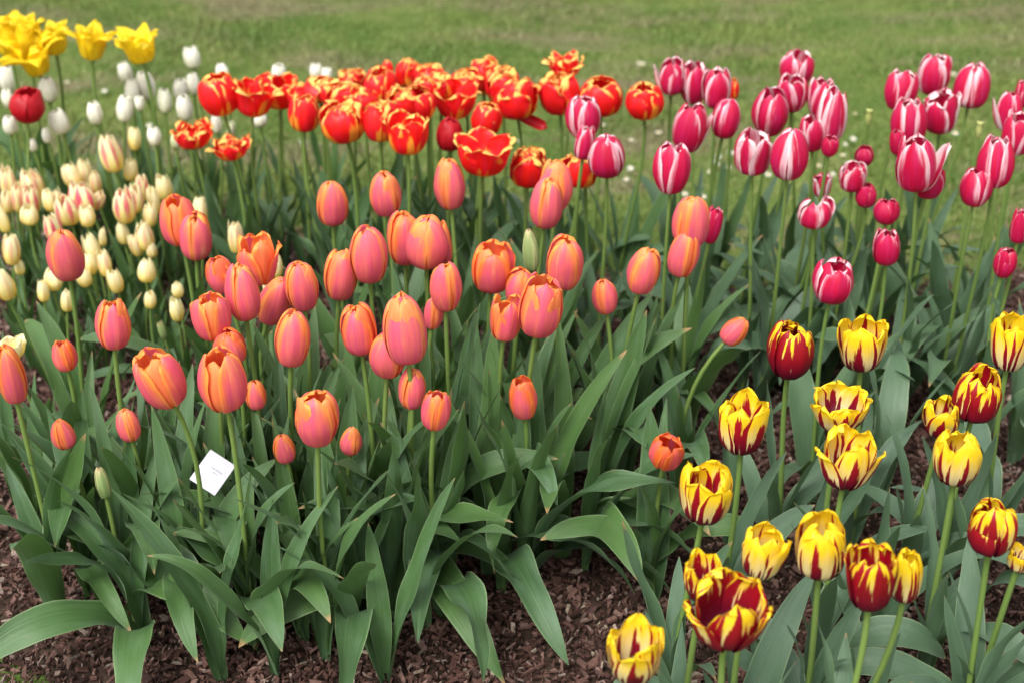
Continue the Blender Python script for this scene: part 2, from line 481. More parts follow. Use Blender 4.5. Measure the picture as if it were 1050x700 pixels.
def build_mulch():
    x, y = scatter_in_view(150000, 1.2, 3.4, 0.3)
    d = np.minimum(y_back(x) - y, y - y_front(x))
    k = d > nr.normal(0.0, 0.03, len(x))
    x, y = x[k], y[k]
    n = len(x)
    L = nr.lognormal(np.log(0.0048), 0.5, n).clip(0.0018, 0.022)
    W = L * nr.uniform(0.12, 0.55, n)
    straw = nr.uniform(0, 1, n) < .02
    L[straw] = nr.uniform(.012, .03, straw.sum()); W[straw] = nr.uniform(.0008, .002, straw.sum())
    T = nr.uniform(0.0008, 0.0028, n)
    ca = nr.uniform(0, 2 * np.pi, n)
    tilt, roll = nr.normal(0, 0.38, n), nr.normal(0, 0.45, n)
    z = ground_z(x, y) + nr.uniform(0.0, 0.013, n)
    c = np.array([[-1, -1, -1], [1, -1, -1], [1, 1, -1], [-1, 1, -1], [-1, -1, 1], [1, -1, 1], [1, 1, 1], [-1, 1, 1]], float)
    V = c[None] * np.stack([L, W, T], 1)[:, None, :]
    j = nr.uniform(0.3, 1.2, (n, 4, 2))
    V[:, :4, :2] *= j; V[:, 4:, :2] *= j * nr.uniform(0.8, 1.0, (n, 4, 1))
    V[:, :, 2] += (V[:, :, 0] / L[:, None]) ** 2 * nr.normal(0, 0.0012, n)[:, None]
    zz = V[:, :, 2] + V[:, :, 0] * np.sin(tilt)[:, None] + V[:, :, 1] * np.sin(roll)[:, None]
    xx = V[:, :, 0] * np.cos(ca)[:, None] - V[:, :, 1] * np.sin(ca)[:, None]
    yy = V[:, :, 0] * np.sin(ca)[:, None] + V[:, :, 1] * np.cos(ca)[:, None]
    P = np.stack([xx + x[:, None], yy + y[:, None], zz + z[:, None]], -1)
    f = np.array([[0, 3, 2, 1], [4, 5, 6, 7], [0, 1, 5, 4], [1, 2, 6, 5], [2, 3, 7, 6], [3, 0, 4, 7]])
    F = (np.arange(n)[:, None, None] * 8 + f[None]).reshape(-1, 4)
    o = link("bark_mulch", np_mesh("bark_mulch", P.reshape(-1, 3), F, [chip_mat()], smooth=False))
    tag(o, "reddish brown bark chip mulch covering the bed", "mulch", kind="stuff")


build_grass()
build_mulch()


# ------------------------------------------------------------------ petals
VV = [0, .1, .25, .45, .65, .82, .93, 1.0]
SHAPES = {
    # r along the petal, z along the petal, half width along the petal
    'egg':    dict(r=[.07, .27, .42, .50, .475, .365, .24, .13], z=[0, .025, .15, .39, .65, .87, .965, 1.0], w=[.10, .25, .39, .47, .46, .35, .22, .04], out=3, inn=3, ruf=.016, jit=.075),
    'gape':   dict(r=[.07, .27, .42, .50, .49, .42, .34, .27], z=[0, .025, .15, .39, .64, .85, .945, .985], w=[.10, .25, .38, .45, .44, .36, .25, .05], out=3, inn=3, ruf=.024, jit=.085),
    'bud':    dict(r=[.08, .27, .43, .50, .46, .33, .20, .10], z=[0, .03, .16, .40, .66, .87, .96, 1.0], w=[.10, .25, .39, .46, .42, .29, .16, .03], out=3, inn=3, ruf=.006, jit=.02),
    'tall':   dict(r=[.07, .25, .40, .49, .49, .41, .33, .27], z=[0, .02, .13, .36, .62, .84, .95, 1.0], w=[.10, .24, .37, .44, .42, .31, .19, .02], out=3, inn=3, ruf=.016, jit=.065),
    'cup':    dict(r=[.07, .26, .40, .48, .50, .46, .40, .34], z=[0, .02, .13, .37, .65, .86, .95, 1.0], w=[.10, .25, .37, .44, .42, .31, .19, .03], out=3, inn=3, ruf=.04, jit=.12),
    'ruffle': dict(r=[.07, .27, .42, .50, .51, .46, .38, .29], z=[0, .02, .13, .38, .66, .85, .93, .96], w=[.10, .26, .39, .47, .47, .40, .28, .08], out=3, inn=7, ruf=.09, jit=.17),
    'wide':   dict(r=[.06, .23, .36, .44, .48, .50, .51, .51], z=[0, .03, .17, .42, .68, .86, .95, 1.0], w=[.10, .24, .35, .40, .37, .28, .19, .04], out=3, inn=3, ruf=.04, jit=.10),
    'point':  dict(r=[.08, .28, .43, .49, .46, .37, .30, .25], z=[0, .03, .16, .39, .64, .85, .95, 1.0], w=[.10, .24, .34, .37, .32, .21, .11, .01], out=3, inn=3, ruf=.014, jit=.11),
    'lily':   dict(r=[.07, .20, .28, .32, .35, .40, .47, .55], z=[0, .04, .19, .44, .70, .88, .97, 1.0], w=[.09, .19, .27, .32, .30, .21, .12, .02], out=6, inn=5, ruf=.06, jit=.24),
    'spiky':  dict(r=[.07, .20, .31, .41, .48, .52, .55, .57], z=[0, .04, .16, .38, .62, .80, .90, .96], w=[.08, .15, .20, .22, .21, .16, .10, .02], out=6, inn=8, ruf=.06, jit=.16),
    'blown':  dict(r=[.07, .20, .34, .46, .52, .50, .42, .34], z=[0, .02, .10, .30, .55, .80, .93, .98], w=[.08, .20, .29, .33, .31, .25, .16, .03], out=4, inn=0, ruf=.04, jit=.12),
}
NU, NV = 13, 19
PF = grid_faces(NV, NU)
UU, V1 = np.meshgrid(np.linspace(-1, 1, NU), np.linspace(0, 1, NV) ** 0.92)
PUV = np.stack([(UU + 1) / 2, V1], -1).reshape(-1, 2)


def petal(S, inner, flare, g, mat, th):
    """one petal of a unit bloom (height 1, width 1) standing round the z axis at angle th"""
    v = np.linspace(0, 1, NV) ** 0.92
    r, z, w = (hermite(VV, S[k], v) for k in ('r', 'z', 'w'))
    j = S['jit']
    if inner:
        r = r * (0.88 - 0.25 * g.random() * (S['inn'] > 3)) ; z = z * (1.0 + 0.03 * g.normal()); w = w * 0.92
        if S['inn'] > 6: r = r - .34 * np.clip(v - .45, 0, 1) * (.3 + g.random()); z = z * g.uniform(.92, 1.08)
    openness = g.normal() * j
    r = r + openness * np.clip(v - .35, 0, 1) ** 1.5 * 1.3
    z = z * (1 + g.normal() * j * 0.35)
    w = np.maximum(w * (1 + g.normal() * 0.05), 0.006)
    if flare:                                            # a petal that falls open
        k = np.clip((v - .12) / .88, 0, 1)
        r = r * (1 - k * .3) + flare * (0.25 * k + 0.75 * k ** 2)
        z = z - flare * .40 * k ** 2.2
        w = w * (1 - 0.35 * k)
    rc = np.maximum(0.62 * r + 0.17, 0.25)
    s = UU * w[:, None]
    ang = s / rc[:, None]
    x = r[:, None] - rc[:, None] * (1 - np.cos(ang))
    y = rc[:, None] * np.sin(ang)
    zz = np.repeat(z[:, None], NU, 1)
    # keel down the middle, shoulders that sit lower than the tip, wavy rim
    x = x + 0.018 * np.exp(-(UU / .16) ** 2) * np.sin(np.pi * V1) - 0.012 * np.exp(-((np.abs(UU) - .42) / .2) ** 2) * np.sin(np.pi * V1)
    zz = zz - 0.07 * UU ** 2 * V1 ** 2 * (1 + g.normal() * .3)
    ph = g.uniform(0, 6.3, 4)
    rf = S['ruf'] * (np.abs(UU) ** 2 * np.clip(V1 - .2, 0, 1) + np.clip(V1 - .75, 0, 1) * 2.0)
    x = x + rf * (np.sin(9 * V1 + ph[0]) + .7 * np.sin(21 * V1 + 3 * UU + ph[1])) + rf * np.sin(8 * UU + ph[2])
    zz = zz + rf * .8 * np.sin(7 * UU + 5 * V1 + ph[3])
    # slight roll of the rim outwards or inwards
    x = x + g.normal() * 0.02 * np.abs(UU) ** 4 * V1
    tw = th + g.normal() * 0.05 + g.normal() * 0.10 * V1
    c, sn = np.cos(tw), np.sin(tw)
    P = np.stack([x * c - y * sn, x * sn + y * c, zz], -1).reshape(-1, 3)
    return np_mesh("petal", P, PF, [mat], PUV)


_blooms = {}


def bloom(shape, matk, variant, flare=()):
    """the petal meshes of one bloom; blooms of the same kind share them"""
    key = (shape, matk, variant, tuple(flare))
    if key not in _blooms:
        g = np.random.default_rng(abs(hash((len(shape) * 7 + ord(shape[0]) * 13 + ord(shape[-1]), ord(matk[0]) * 31 + len(matk), variant))) % (2 ** 31))
        S = dict(SHAPES[shape])
        o, bl, sh = g.uniform(.74, 1.04 if shape in ('egg', 'gape', 'bud') else 1.2), g.uniform(.94, 1.04), g.uniform(.88, 1.14)      # each bloom opens a little differently
        S['r'] = [x * (1, 1, bl, 1, (1 + o) / 2 * .3 + .7, .5 + o / 2, .3 + .7 * o, o)[i] for i, x in enumerate(S['r'])]
        S['z'] = [x ** sh for x in S['z']]
        n, k = S['out'], S['inn']
        out = []
        for i in range(k):
            out.append(petal(S, True, 0, g, PM.get(matk + '_in', PM[matk]), 2 * math.pi * (i + .5) / k + (g.normal() * .25 if k > 3 else 0)))
        for i in range(n):
            fl = flare[i] if i < len(flare) else 0
            out.append(petal(S, False, fl, g, PM[matk], 2 * math.pi * i / n + (g.normal() * .1 if n > 3 else 0)))
        _blooms[key] = out
    return _blooms[key]


# ------------------------------------------------------------------ leaves
LU, LV = 9, 25
LF = grid_faces(LV, LU)
LUU, LVV = np.meshgrid(np.linspace(-1, 1, LU), np.linspace(0, 1, LV))
LUV = np.stack([(LUU + 1) / 2, LVV], -1).reshape(-1, 2)


def leaf_mesh(L, W, a0, bend, pw, fold, twist, wave, side, g):
    """blade whose spine leaves the stem a0 from the vertical and bends over by `bend` along its length"""
    t = np.linspace(0, 1, LV)
    th = a0 + bend * t ** pw + g.uniform(.08, .26) * np.sin(g.uniform(5, 9) * t + g.uniform(0, 6.3)) * t
    dl = L / (LV - 1)
    sx = np.concatenate([[0], np.cumsum(np.sin((th[1:] + th[:-1]) / 2) * dl)])
    sz = np.concatenate([[0], np.cumsum(np.cos((th[1:] + th[:-1]) / 2) * dl)])
    sy = side * L * t ** 2
    T = np.gradient(np.stack([sx, sy, sz], 1), axis=0)
    T /= np.linalg.norm(T, axis=1)[:, None]
    N = np.stack([-np.cos(th), 0 * th, np.sin(th)], 1)          # upper face, towards the stem
    B = np.cross(T, N); B /= np.linalg.norm(B, axis=1)[:, None]
    N = np.cross(B, T)
    tw = twist * t ** 1.3
    B2 = B * np.cos(tw)[:, None] + N * np.sin(tw)[:, None]
    N2 = N * np.cos(tw)[:, None] - B * np.sin(tw)[:, None]
    w = W / 2 * hermite([0, .1, .25, .42, .62, .8, .92, 1], [.42, .62, .88, 1, .90, .62, .33, .02], t)
    f = fold * (1 - .75 * t)                                    # trough: closed at the base, flatter on top
    ph = g.uniform(0, 6.3, 3)
    ang = LUU * f[:, None]
    lat = w[:, None] * np.where(f[:, None] > 1e-3, np.sin(ang) / np.maximum(f[:, None], 1e-3), LUU)
    up = w[:, None] * (1 - np.cos(ang)) / np.maximum(f[:, None], 1e-3)
    up = up + wave * W * np.abs(LUU) ** 1.7 * (np.sin(11 * LVV + ph[0] + 1.3 * np.sign(LUU)) + .5 * np.sin(23 * LVV + ph[1] - 2 * np.sign(LUU))) * np.sin(np.pi * np.clip(LVV, 0, 1))
    up = up - 0.012 * W * np.exp(-(LUU / .12) ** 2)
    S = np.stack([sx, sy, sz], 1)
    P = S[:, None, :] + B2[:, None, :] * lat[..., None] + N2[:, None, :] * up[..., None]
    return np_mesh("leaf", P.reshape(-1, 3), LF, [LEAF], LUV)


LEAVES = {'up': [], 'arch': [], 'flop': [], 'slim': []}
_g = np.random.default_rng(3)
for i in range(12):
    LEAVES['up'].append(leaf_mesh(1, _g.uniform(.085, .135), _g.uniform(.06, .2), _g.uniform(.2, .8), 1.6, _g.uniform(.9, 1.4), _g.uniform(-.9, .9), _g.uniform(.05, .13), _g.uniform(-.1, .1), _g))
    LEAVES['arch'].append(leaf_mesh(1, _g.uniform(.125, .18), _g.uniform(.15, .35), _g.uniform(.9, 1.8), 1.9, _g.uniform(.8, 1.2), _g.uniform(-.8, .8), _g.uniform(.07, .16), _g.uniform(-.2, .2), _g))
    LEAVES['flop'].append(leaf_mesh(1, _g.uniform(.15, .21), _g.uniform(.2, .45), _g.uniform(1.9, 2.5), 1.3, _g.uniform(.6, 1.0), _g.uniform(-1.0, 1.0), _g.uniform(.09, .18), _g.uniform(-.25, .25), _g))
    LEAVES['slim'].append(leaf_mesh(1, _g.uniform(.065, .10), _g.uniform(.1, .35), _g.uniform(.2, .9), 1.6, _g.uniform(.9, 1.4), _g.uniform(-.7, .7), _g.uniform(.02, .06), _g.uniform(-.12, .12), _g))


_leaf_co = {}
WAX = .25
CLEAR = np.zeros((0, 5))            # blooms (and the card) that no leaf hangs in front of: x, y, half width, half height, depth


def leaf_covers(me, M):
    """how many blooms this leaf would hang in front of"""
    if me.name not in _leaf_co:
        _leaf_co[me.name] = np.array([v.co for v in me.vertices])[::2]
    M = np.array(M)
    P = _leaf_co[me.name] @ M[:3, :3].T + M[:3, 3]
    dz = P[:, 2] - CAM_H
    dep = P[:, 1] * math.cos(PITCH) - dz * math.sin(PITCH)
    up = P[:, 1] * math.sin(PITCH) + dz * math.cos(PITCH)
    px, py = 525 + FPX * P[:, 0] / dep, 350 - FPX * up / dep
    hit = (((px[:, None] - CLEAR[None, :, 0]) / CLEAR[None, :, 2]) ** 2 + ((py[:, None] - CLEAR[None, :, 1]) / CLEAR[None, :, 3]) ** 2 < 1.05) & (dep[:, None] < CLEAR[None, :, 4])
    return int(hit.sum())


def add_leaf(root, kind, L, z, yaw, loc=(0, 0), tiltx=0.0, wmul=1.0):
    best = None
    for k in range(9):
        me = rng.choice(LEAVES[kind])
        yw = yaw + (rng.uniform(-.5, .5) if k < 5 else rng.uniform(-1.6, 1.6)) * (k > 0)
        M = Matrix.Translation((loc[0], loc[1], z)) @ Matrix.Rotation(yw, 4, 'Z') @ Matrix.Rotation(tiltx, 4, 'Y') @ Matrix.Diagonal((L * (1 - .03 * k), L * wmul, L * (1 - .05 * k), 1))
        n = leaf_covers(me, Matrix.Translation(root.location) @ M)
        if best is None or n < best[0]: best = (n, me, M)
        if n == 0: break
    o = link("leaf", best[1], root)
    o.color = (WAX, 0, 0, 1)
    o.matrix_basis = best[2]
    return o


# ------------------------------------------------------------------ tulips
def tube(pts, r0, r1, mat, name="stem", ns=8):
    pts = np.array([tuple(p) for p in pts])
    n = len(pts)
    T = np.gradient(pts, axis=0); T /= np.linalg.norm(T, axis=1)[:, None]
    A = np.cross(T, [0.0, 1.0, 0.0]); A /= np.linalg.norm(A, axis=1)[:, None]
    B = np.cross(T, A)
    a = np.arange(ns) * 2 * np.pi / ns
    r = np.linspace(r0, r1, n)
    P = pts[:, None] + r[:, None, None] * (np.cos(a)[None, :, None] * A[:, None] + np.sin(a)[None, :, None] * B[:, None])
    i = (np.arange(n - 1)[:, None] * ns + np.arange(ns)[None]).ravel()
    k = (np.arange(n - 1)[:, None] * ns + (np.arange(ns)[None] + 1) % ns).ravel()
    return np_mesh(name, P.reshape(-1, 3), np.stack([i, k, k + ns, i + ns], 1), [mat])


def bez(p0, p1, p2, p3, n=10):
    return [p0 * (1 - t) ** 3 + 3 * p1 * t * (1 - t) ** 2 + 3 * p2 * t * t * (1 - t) + p3 * t ** 3 for t in (i / (n - 1) for i in range(n))]


_pist = None


def pistil_mesh():
    global _pist
    if _pist is None:
        pts = [(0, 0, 0), (0, 0, .12), (0, 0, .3), (0, 0, .4), (0, 0, .45)]
        _pist = tube([Vector(p) for p in pts], .075, .06, PISTIL, "pistil", 6)
    return _pist


TOPS = {}
KINDS = {
    # name, group, default head height, petal material, default shape, stem radius, leaves: (kinds, length range, how many)
    'orange': ('orange_tulip', 'coral orange tulips in the middle of the bed', .49, 'coral', 'egg', .0038, (('up', 'arch', 'up', 'slim', 'up', 'flop'), (.28, .40), 6)),
    'red':    ('red_tulip', 'red tulips with yellow torn edges at the back', .51, 'red', 'ruffle', .0036, (('up', 'up', 'arch', 'up'), (.24, .34), 4)),
    'pink':   ('striped_tulip', 'raspberry and white striped tulips at the back', .55, 'striped', 'tall', .0035, (('up', 'arch', 'flop', 'up'), (.24, .36), 4)),
    'flamed': ('flamed_tulip', 'yellow tulips flamed with dark red', .44, 'flamed', 'cup', .0042, (('up', 'arch', 'up', 'flop', 'up'), (.24, .34), 5)),
    'white':  ('white_tulip', 'white tulips at the back of the bed', .41, 'white', 'tall', .0034, (('up', 'slim', 'up'), (.20, .30), 3)),
    'cream':  ('cream_tulip', 'small cream yellow tulips streaked with pink', .30, 'cream', 'point', .0026, (('slim', 'up', 'slim', 'up'), (.15, .24), 4)),
    'yellow': ('yellow_tulip', 'wide open yellow tulips at the back', .53, 'yellow', 'lily', .0042, (('up', 'arch'), (.25, .34), 2)),
}


def tulip(kind, x, y, w, h, label, H=None, tilt=None, tow=None, shape=None, p=None, flare=(), mat=None, lean=None, spin=None, pist=False, name=None, nl=None):
    global WAX
    WAX = {'flamed': 1.0, 'pink': .8, 'red': .5}.get(kind, .25)
    nm, grp, H0, matk, shp, sr, (lk, (l0, l1), ln) = KINDS[kind]
    matk, shp = mat or matk, shape or shp
    if H is None: H = H0 + rng.uniform(-.012, .012)
    C, dep = at_height(x, y, H)
    D = (C - Vector((0, 0, CAM_H)))
    el = math.asin(-D.z / D.length)
    dist = dep
    if kind == 'cream': w, h = w * 1.06, h * 1.13
    if kind == 'white': w, h = w * 1.06, h * 1.08
    W = w * dist / FPX
    hp = h * dist / FPX
    open_top = shp in ('cup', 'ruffle', 'wide', 'lily', 'spiky', 'gape')
    if open_top: Hh = (hp - W * math.sin(el) * (0.36 if shp in ('cup', 'gape') else 0.5)) / math.cos(el)
    else: Hh = math.sqrt(max(hp * hp - (W * .8 * math.sin(el)) ** 2, (hp * .5) ** 2)) / math.cos(el)
    Hh = max(Hh, 0.5 * W)
    tl = R(tilt if tilt is not None else rng.uniform(-9, 9) * (.45 if kind == 'flamed' else 1))
    tc = R(tow if tow is not None else rng.uniform(-4, 6))
    Rt = Matrix.Rotation(tl, 4, 'Y') @ Matrix.Rotation(tc, 4, 'X')
    axis = (Rt @ Vector((0, 0, 1))).normalized()
    hb = C - axis * Hh * .5                                           # where the bloom sits on its stem
    lx, ly = lean if lean is not None else (rng.gauss(0, .018) - math.sin(tl) * .05, rng.gauss(.012, .02))
    bx, by = hb.x + lx, hb.y + ly
    bz = float(ground_z(np.array(bx), np.array(by)))
    B = Vector((bx, by, bz))
    root = link(name or nm, None)
    root.location = B
    tag(root, label, "tulip", grp)
    top = hb - B
    hgt = top.z
    TOPS[label] = hb
    pts = bez(Vector((0, 0, -.012)), Vector((rng.gauss(0, .012), rng.gauss(0, .012), hgt * .4)), top - axis * hgt * .35, top + axis * Hh * .03, 12)
    link("stem", tube(pts, sr * 1.1, sr * .92, STEM), root)
    pv = p - (.13 if kind == 'pink' else 0) if p is not None else (0 if kind == 'white' else rng.random())
    Mx = Matrix.Translation(top) @ Rt @ Matrix.Rotation(R(spin) if spin is not None else rng.uniform(0, 6.28), 4, 'Z') @ Matrix.Diagonal((W, W, Hh, 1))
    ms = bloom(shp, matk, rng.randrange(9), flare)
    for i, me in enumerate(ms):
        o = link("petal", me, root, Mx)
        fi = i - (len(ms) - SHAPES[shp]['out'])
        fl = kind == 'pink' and 0 <= fi < len(flare) and flare[fi] > 0
        o.color = (.98 if fl else pv, rng.random(), 0, 1)
    if pist or open_top:
        link("pistil", pistil_mesh(), root, Mx)
    n = ln if nl is None else nl
    yaw = rng.uniform(0, 6.28)
    for i in range(n):
        k = lk[i % len(lk)]
        L = rng.uniform(l0, l1) * (1.0 if i < 2 else .8)
        z = (0.0, .012, .05, .09, .12)[min(i, 4)] * hgt / .45
        q = pts[min(int(z / hgt * 11), 10)]
        add_leaf(root, k, L, z - .005, yaw, (q.x, q.y), 0, rng.uniform(.85, 1.25))
        yaw += 2.3 + rng.uniform(-.5, .5)
    return root


def leaf_plant(px, py, leaves, label):
    global WAX
    WAX = .9 if px > 660 else .3
    # a tulip without a flower: (leaf kind, length, yaw in degrees with 0 = to the right and 270 = to the camera, width factor)
    P, _ = at_height(px, py, 0.03)
    bz = float(ground_z(np.array(P.x), np.array(P.y)))
    root = link("flowerless_tulip", None)
    root.location = (P.x, P.y, bz)
    tag(root, label, "tulip plant", "flowerless tulips that show only leaves")
    for i, (k, L, yw, wm) in enumerate(leaves):
        add_leaf(root, k, L, -.006 + .012 * i, R(yw), (rng.uniform(-.006, .006), rng.uniform(-.006, .006)), 0, wm)
    return root
# ------------------------------------------------------------------ the tulips, one row each: photograph pixel x, y, bloom width, height, label, options
ORANGE = [
 (67,261,38,52,"pink coral tulip rising by itself among the cream tulips at the left edge",dict(p=.7)),
 (183,226,38,52,"red orange tulip in front of an overlapping pair beside the cream tulips",dict(p=.3,shape='gape',tilt=-4)),
 (201,243,33,46,"plain coral tulip half hidden behind the red orange one beside the cream tulips",dict(p=.5,H=.46)),
 (226,282,30,40,"deep orange tulip with a curled open rim, behind the smooth tall pink one",dict(p=.1,shape='gape',tilt=-14)),
 (249,300,35,54,"smooth tall pink tulip with closed tip in front of the deep orange curled one",dict(p=.9,H=.51)),
 (264,267,40,52,"square topped orange tulip with one petal flicked out to the right",dict(p=.35,shape='cup',flare=(.25,),spin=0)),
 (309,293,35,51,"peach pink tulip overlapping a bloom that leans away to its left",dict(p=.6,H=.50)),
 (282,308,33,50,"leaning orange pink tulip tucked behind the upright peach pink one",dict(p=.6,tilt=22,H=.46)),
 (217,324,40,50,"round coral tulip with a bright orange rim under the smooth tall pink one",dict(p=.55,shape='gape')),
 (300,347,37,56,"tall coral tulip with orange centre seam standing over the bare mulch gap",dict(p=.5,spin=30)),
 (235,356,34,36,"apricot tulip peeping out above the big red coral bloom",dict(p=.1,H=.46)),
 (228,389,49,66,"big red coral tulip whose stem crosses the white card",dict(p=.45,shape='gape',H=.51,lean=(.0,.0),tilt=-2)),
 (262,404,22,30,"small coral bud half hidden at the right of the big red coral tulip",dict(p=.4,H=.38,shape='bud')),
 (164,388,47,64,"large tilted red orange tulip with a gaping top, beside the big red coral one",dict(p=.55,shape='gape',tilt=-16,tow=8,H=.50)),
 (116,332,36,53,"pink tulip with orange top on a straight stem above two low coral buds",dict(p=.75,shape='gape')),
 (66,364,25,33,"small apricot tulip with a chipped rim, over mulch near the left edge",dict(p=.15,H=.43,shape='gape')),
 (11,384,30,58,"coral tulip at the left edge with a ragged open cream flower behind its top",dict(p=.35)),
 (64,444,24,30,"low coral bud over the mulch, left one of a matching pair",dict(p=.4,H=.36,shape='bud')),
 (131,435,24,33,"low coral bud over the mulch, right one of a matching pair",dict(p=.5,H=.36,shape='bud')),
 (325,428,46,62,"large glowing orange pink tulip with open top between two small peach buds",dict(p=.5,shape='gape',H=.47,spin=30,tow=6)),
 (291,459,23,30,"small peach bud just left of the large glowing orange pink tulip",dict(p=.45,H=.34,shape='bud',tilt=-6)),
 (360,451,23,29,"small peach bud just right of the large glowing orange pink tulip",dict(p=.45,H=.34,shape='bud')),
 (341,208,33,46,"coral tulip high on its stem, first of three in a row below the red tulips",dict(p=.5)),
 (395,199,33,44,"coral tulip high on its stem, middle of three in a row below the red tulips",dict(p=.6)),
 (461,189,32,49,"pale peach tulip on a tall stem, last of three below the red tulips",dict(p=.55)),
 (378,261,40,58,"glossy pink tulip edged with orange in front of a red coral neighbour",dict(p=.95,H=.51,spin=30)),
 (350,281,35,51,"red coral tulip partly behind the glossy pink one",dict(p=.5,H=.47)),
 (415,245,36,52,"peach orange tulip, left half of two blooms that touch",dict(p=.35)),
 (437,248,44,52,"pale coral tulip with creased front, right half of two blooms that touch",dict(p=.6,H=.51)),
 (455,249,16,42,"sliver of coral tulip hidden behind the two touching blooms",dict(p=.5,H=.48)),
 (368,338,37,50,"orange tulip with golden seam, left of the largest smooth pink tulip",dict(p=.3,spin=30)),
 (415,338,46,66,"largest smooth pink tulip, closed, in the middle with a coral bloom behind",dict(p=1.0,H=.52,spin=30)),
 (398,363,40,46,"coral tulip mostly hidden behind the largest smooth pink tulip",dict(p=.7,H=.47)),
 (423,398,28,41,"small peach pink tulip with a flicked tip right under the largest pink tulip",dict(p=.7,H=.42,tilt=6)),
 (447,419,31,44,"small orange tulip with an open slit above a long arching leaf",dict(p=.35,H=.42,shape='gape')),
 (457,293,33,50,"orange pink tulip with twisted petals below the two touching blooms",dict(p=.6,H=.50)),
 (445,320,20,34,"narrow coral bloom hidden behind the tulip with twisted petals",dict(p=.6,H=.44)),
 (505,274,43,53,"broad orange tulip with a flat open rim left of the closed green bud",dict(p=.3,shape='gape')),
 (544,257,17,42,"closed green bud with pointed tip between the coral tulips",dict(H=.47,mat='bud',shape='bud',tilt=-5,nl=2)),
 (555,313,46,68,"big pink and orange tulip with a hollow top, below the closed green bud",dict(p=.85,shape='gape',H=.52,spin=30,tow=8)),
 (533,294,30,36,"orange coral tulip showing only a shoulder behind the big hollow topped one",dict(p=.3,H=.46)),
 (519,326,34,47,"orange tulip split by a deep gap beside the big hollow topped one",dict(p=.45,shape='cup')),
 (579,270,38,54,"pointed peach tulip to the right of the closed green bud",dict(p=.45)),
 (620,304,26,35,"small coral bud on a thin stem right of the pointed peach tulip",dict(p=.6,H=.42,shape='bud')),
 (561,209,34,48,"plump pink peach tulip in front of a taller orange topped one",dict(p=.7,H=.50)),
 (570,190,36,48,"orange topped coral tulip behind the plump pink peach one",dict(p=.4,H=.50)),
 (536,408,29,44,"small orange tulip with a red mouth low among broad leaves",dict(p=.15,H=.37,shape='gape')),
 (660,277,33,48,"coral tulip with gold edge, between a thin stemmed bud and two stacked blooms",dict(p=.45)),
 (709,227,38,52,"large red coral tulip, upper of two stacked blooms below the striped tulips",dict(p=.4,H=.52)),
 (701,260,31,46,"peach coral tulip, lower of two stacked blooms below the striped tulips",dict(p=.5,H=.47)),
 (754,339,25,30,"small peach tulip nodding sideways above the darkest flamed tulip",dict(p=.4,H=.40,tilt=38,shape='bud',lean=(-.05,.02))),
 (684,462,36,46,"vivid orange tulip opened toward the viewer over the mulch",dict(p=.05,H=.34,shape='gape',tow=30)),
 (105,494,15,32,"pale green bud low in front, left of the white card",dict(H=.30,mat='bud',shape='bud',tilt=-4,nl=3)),
]
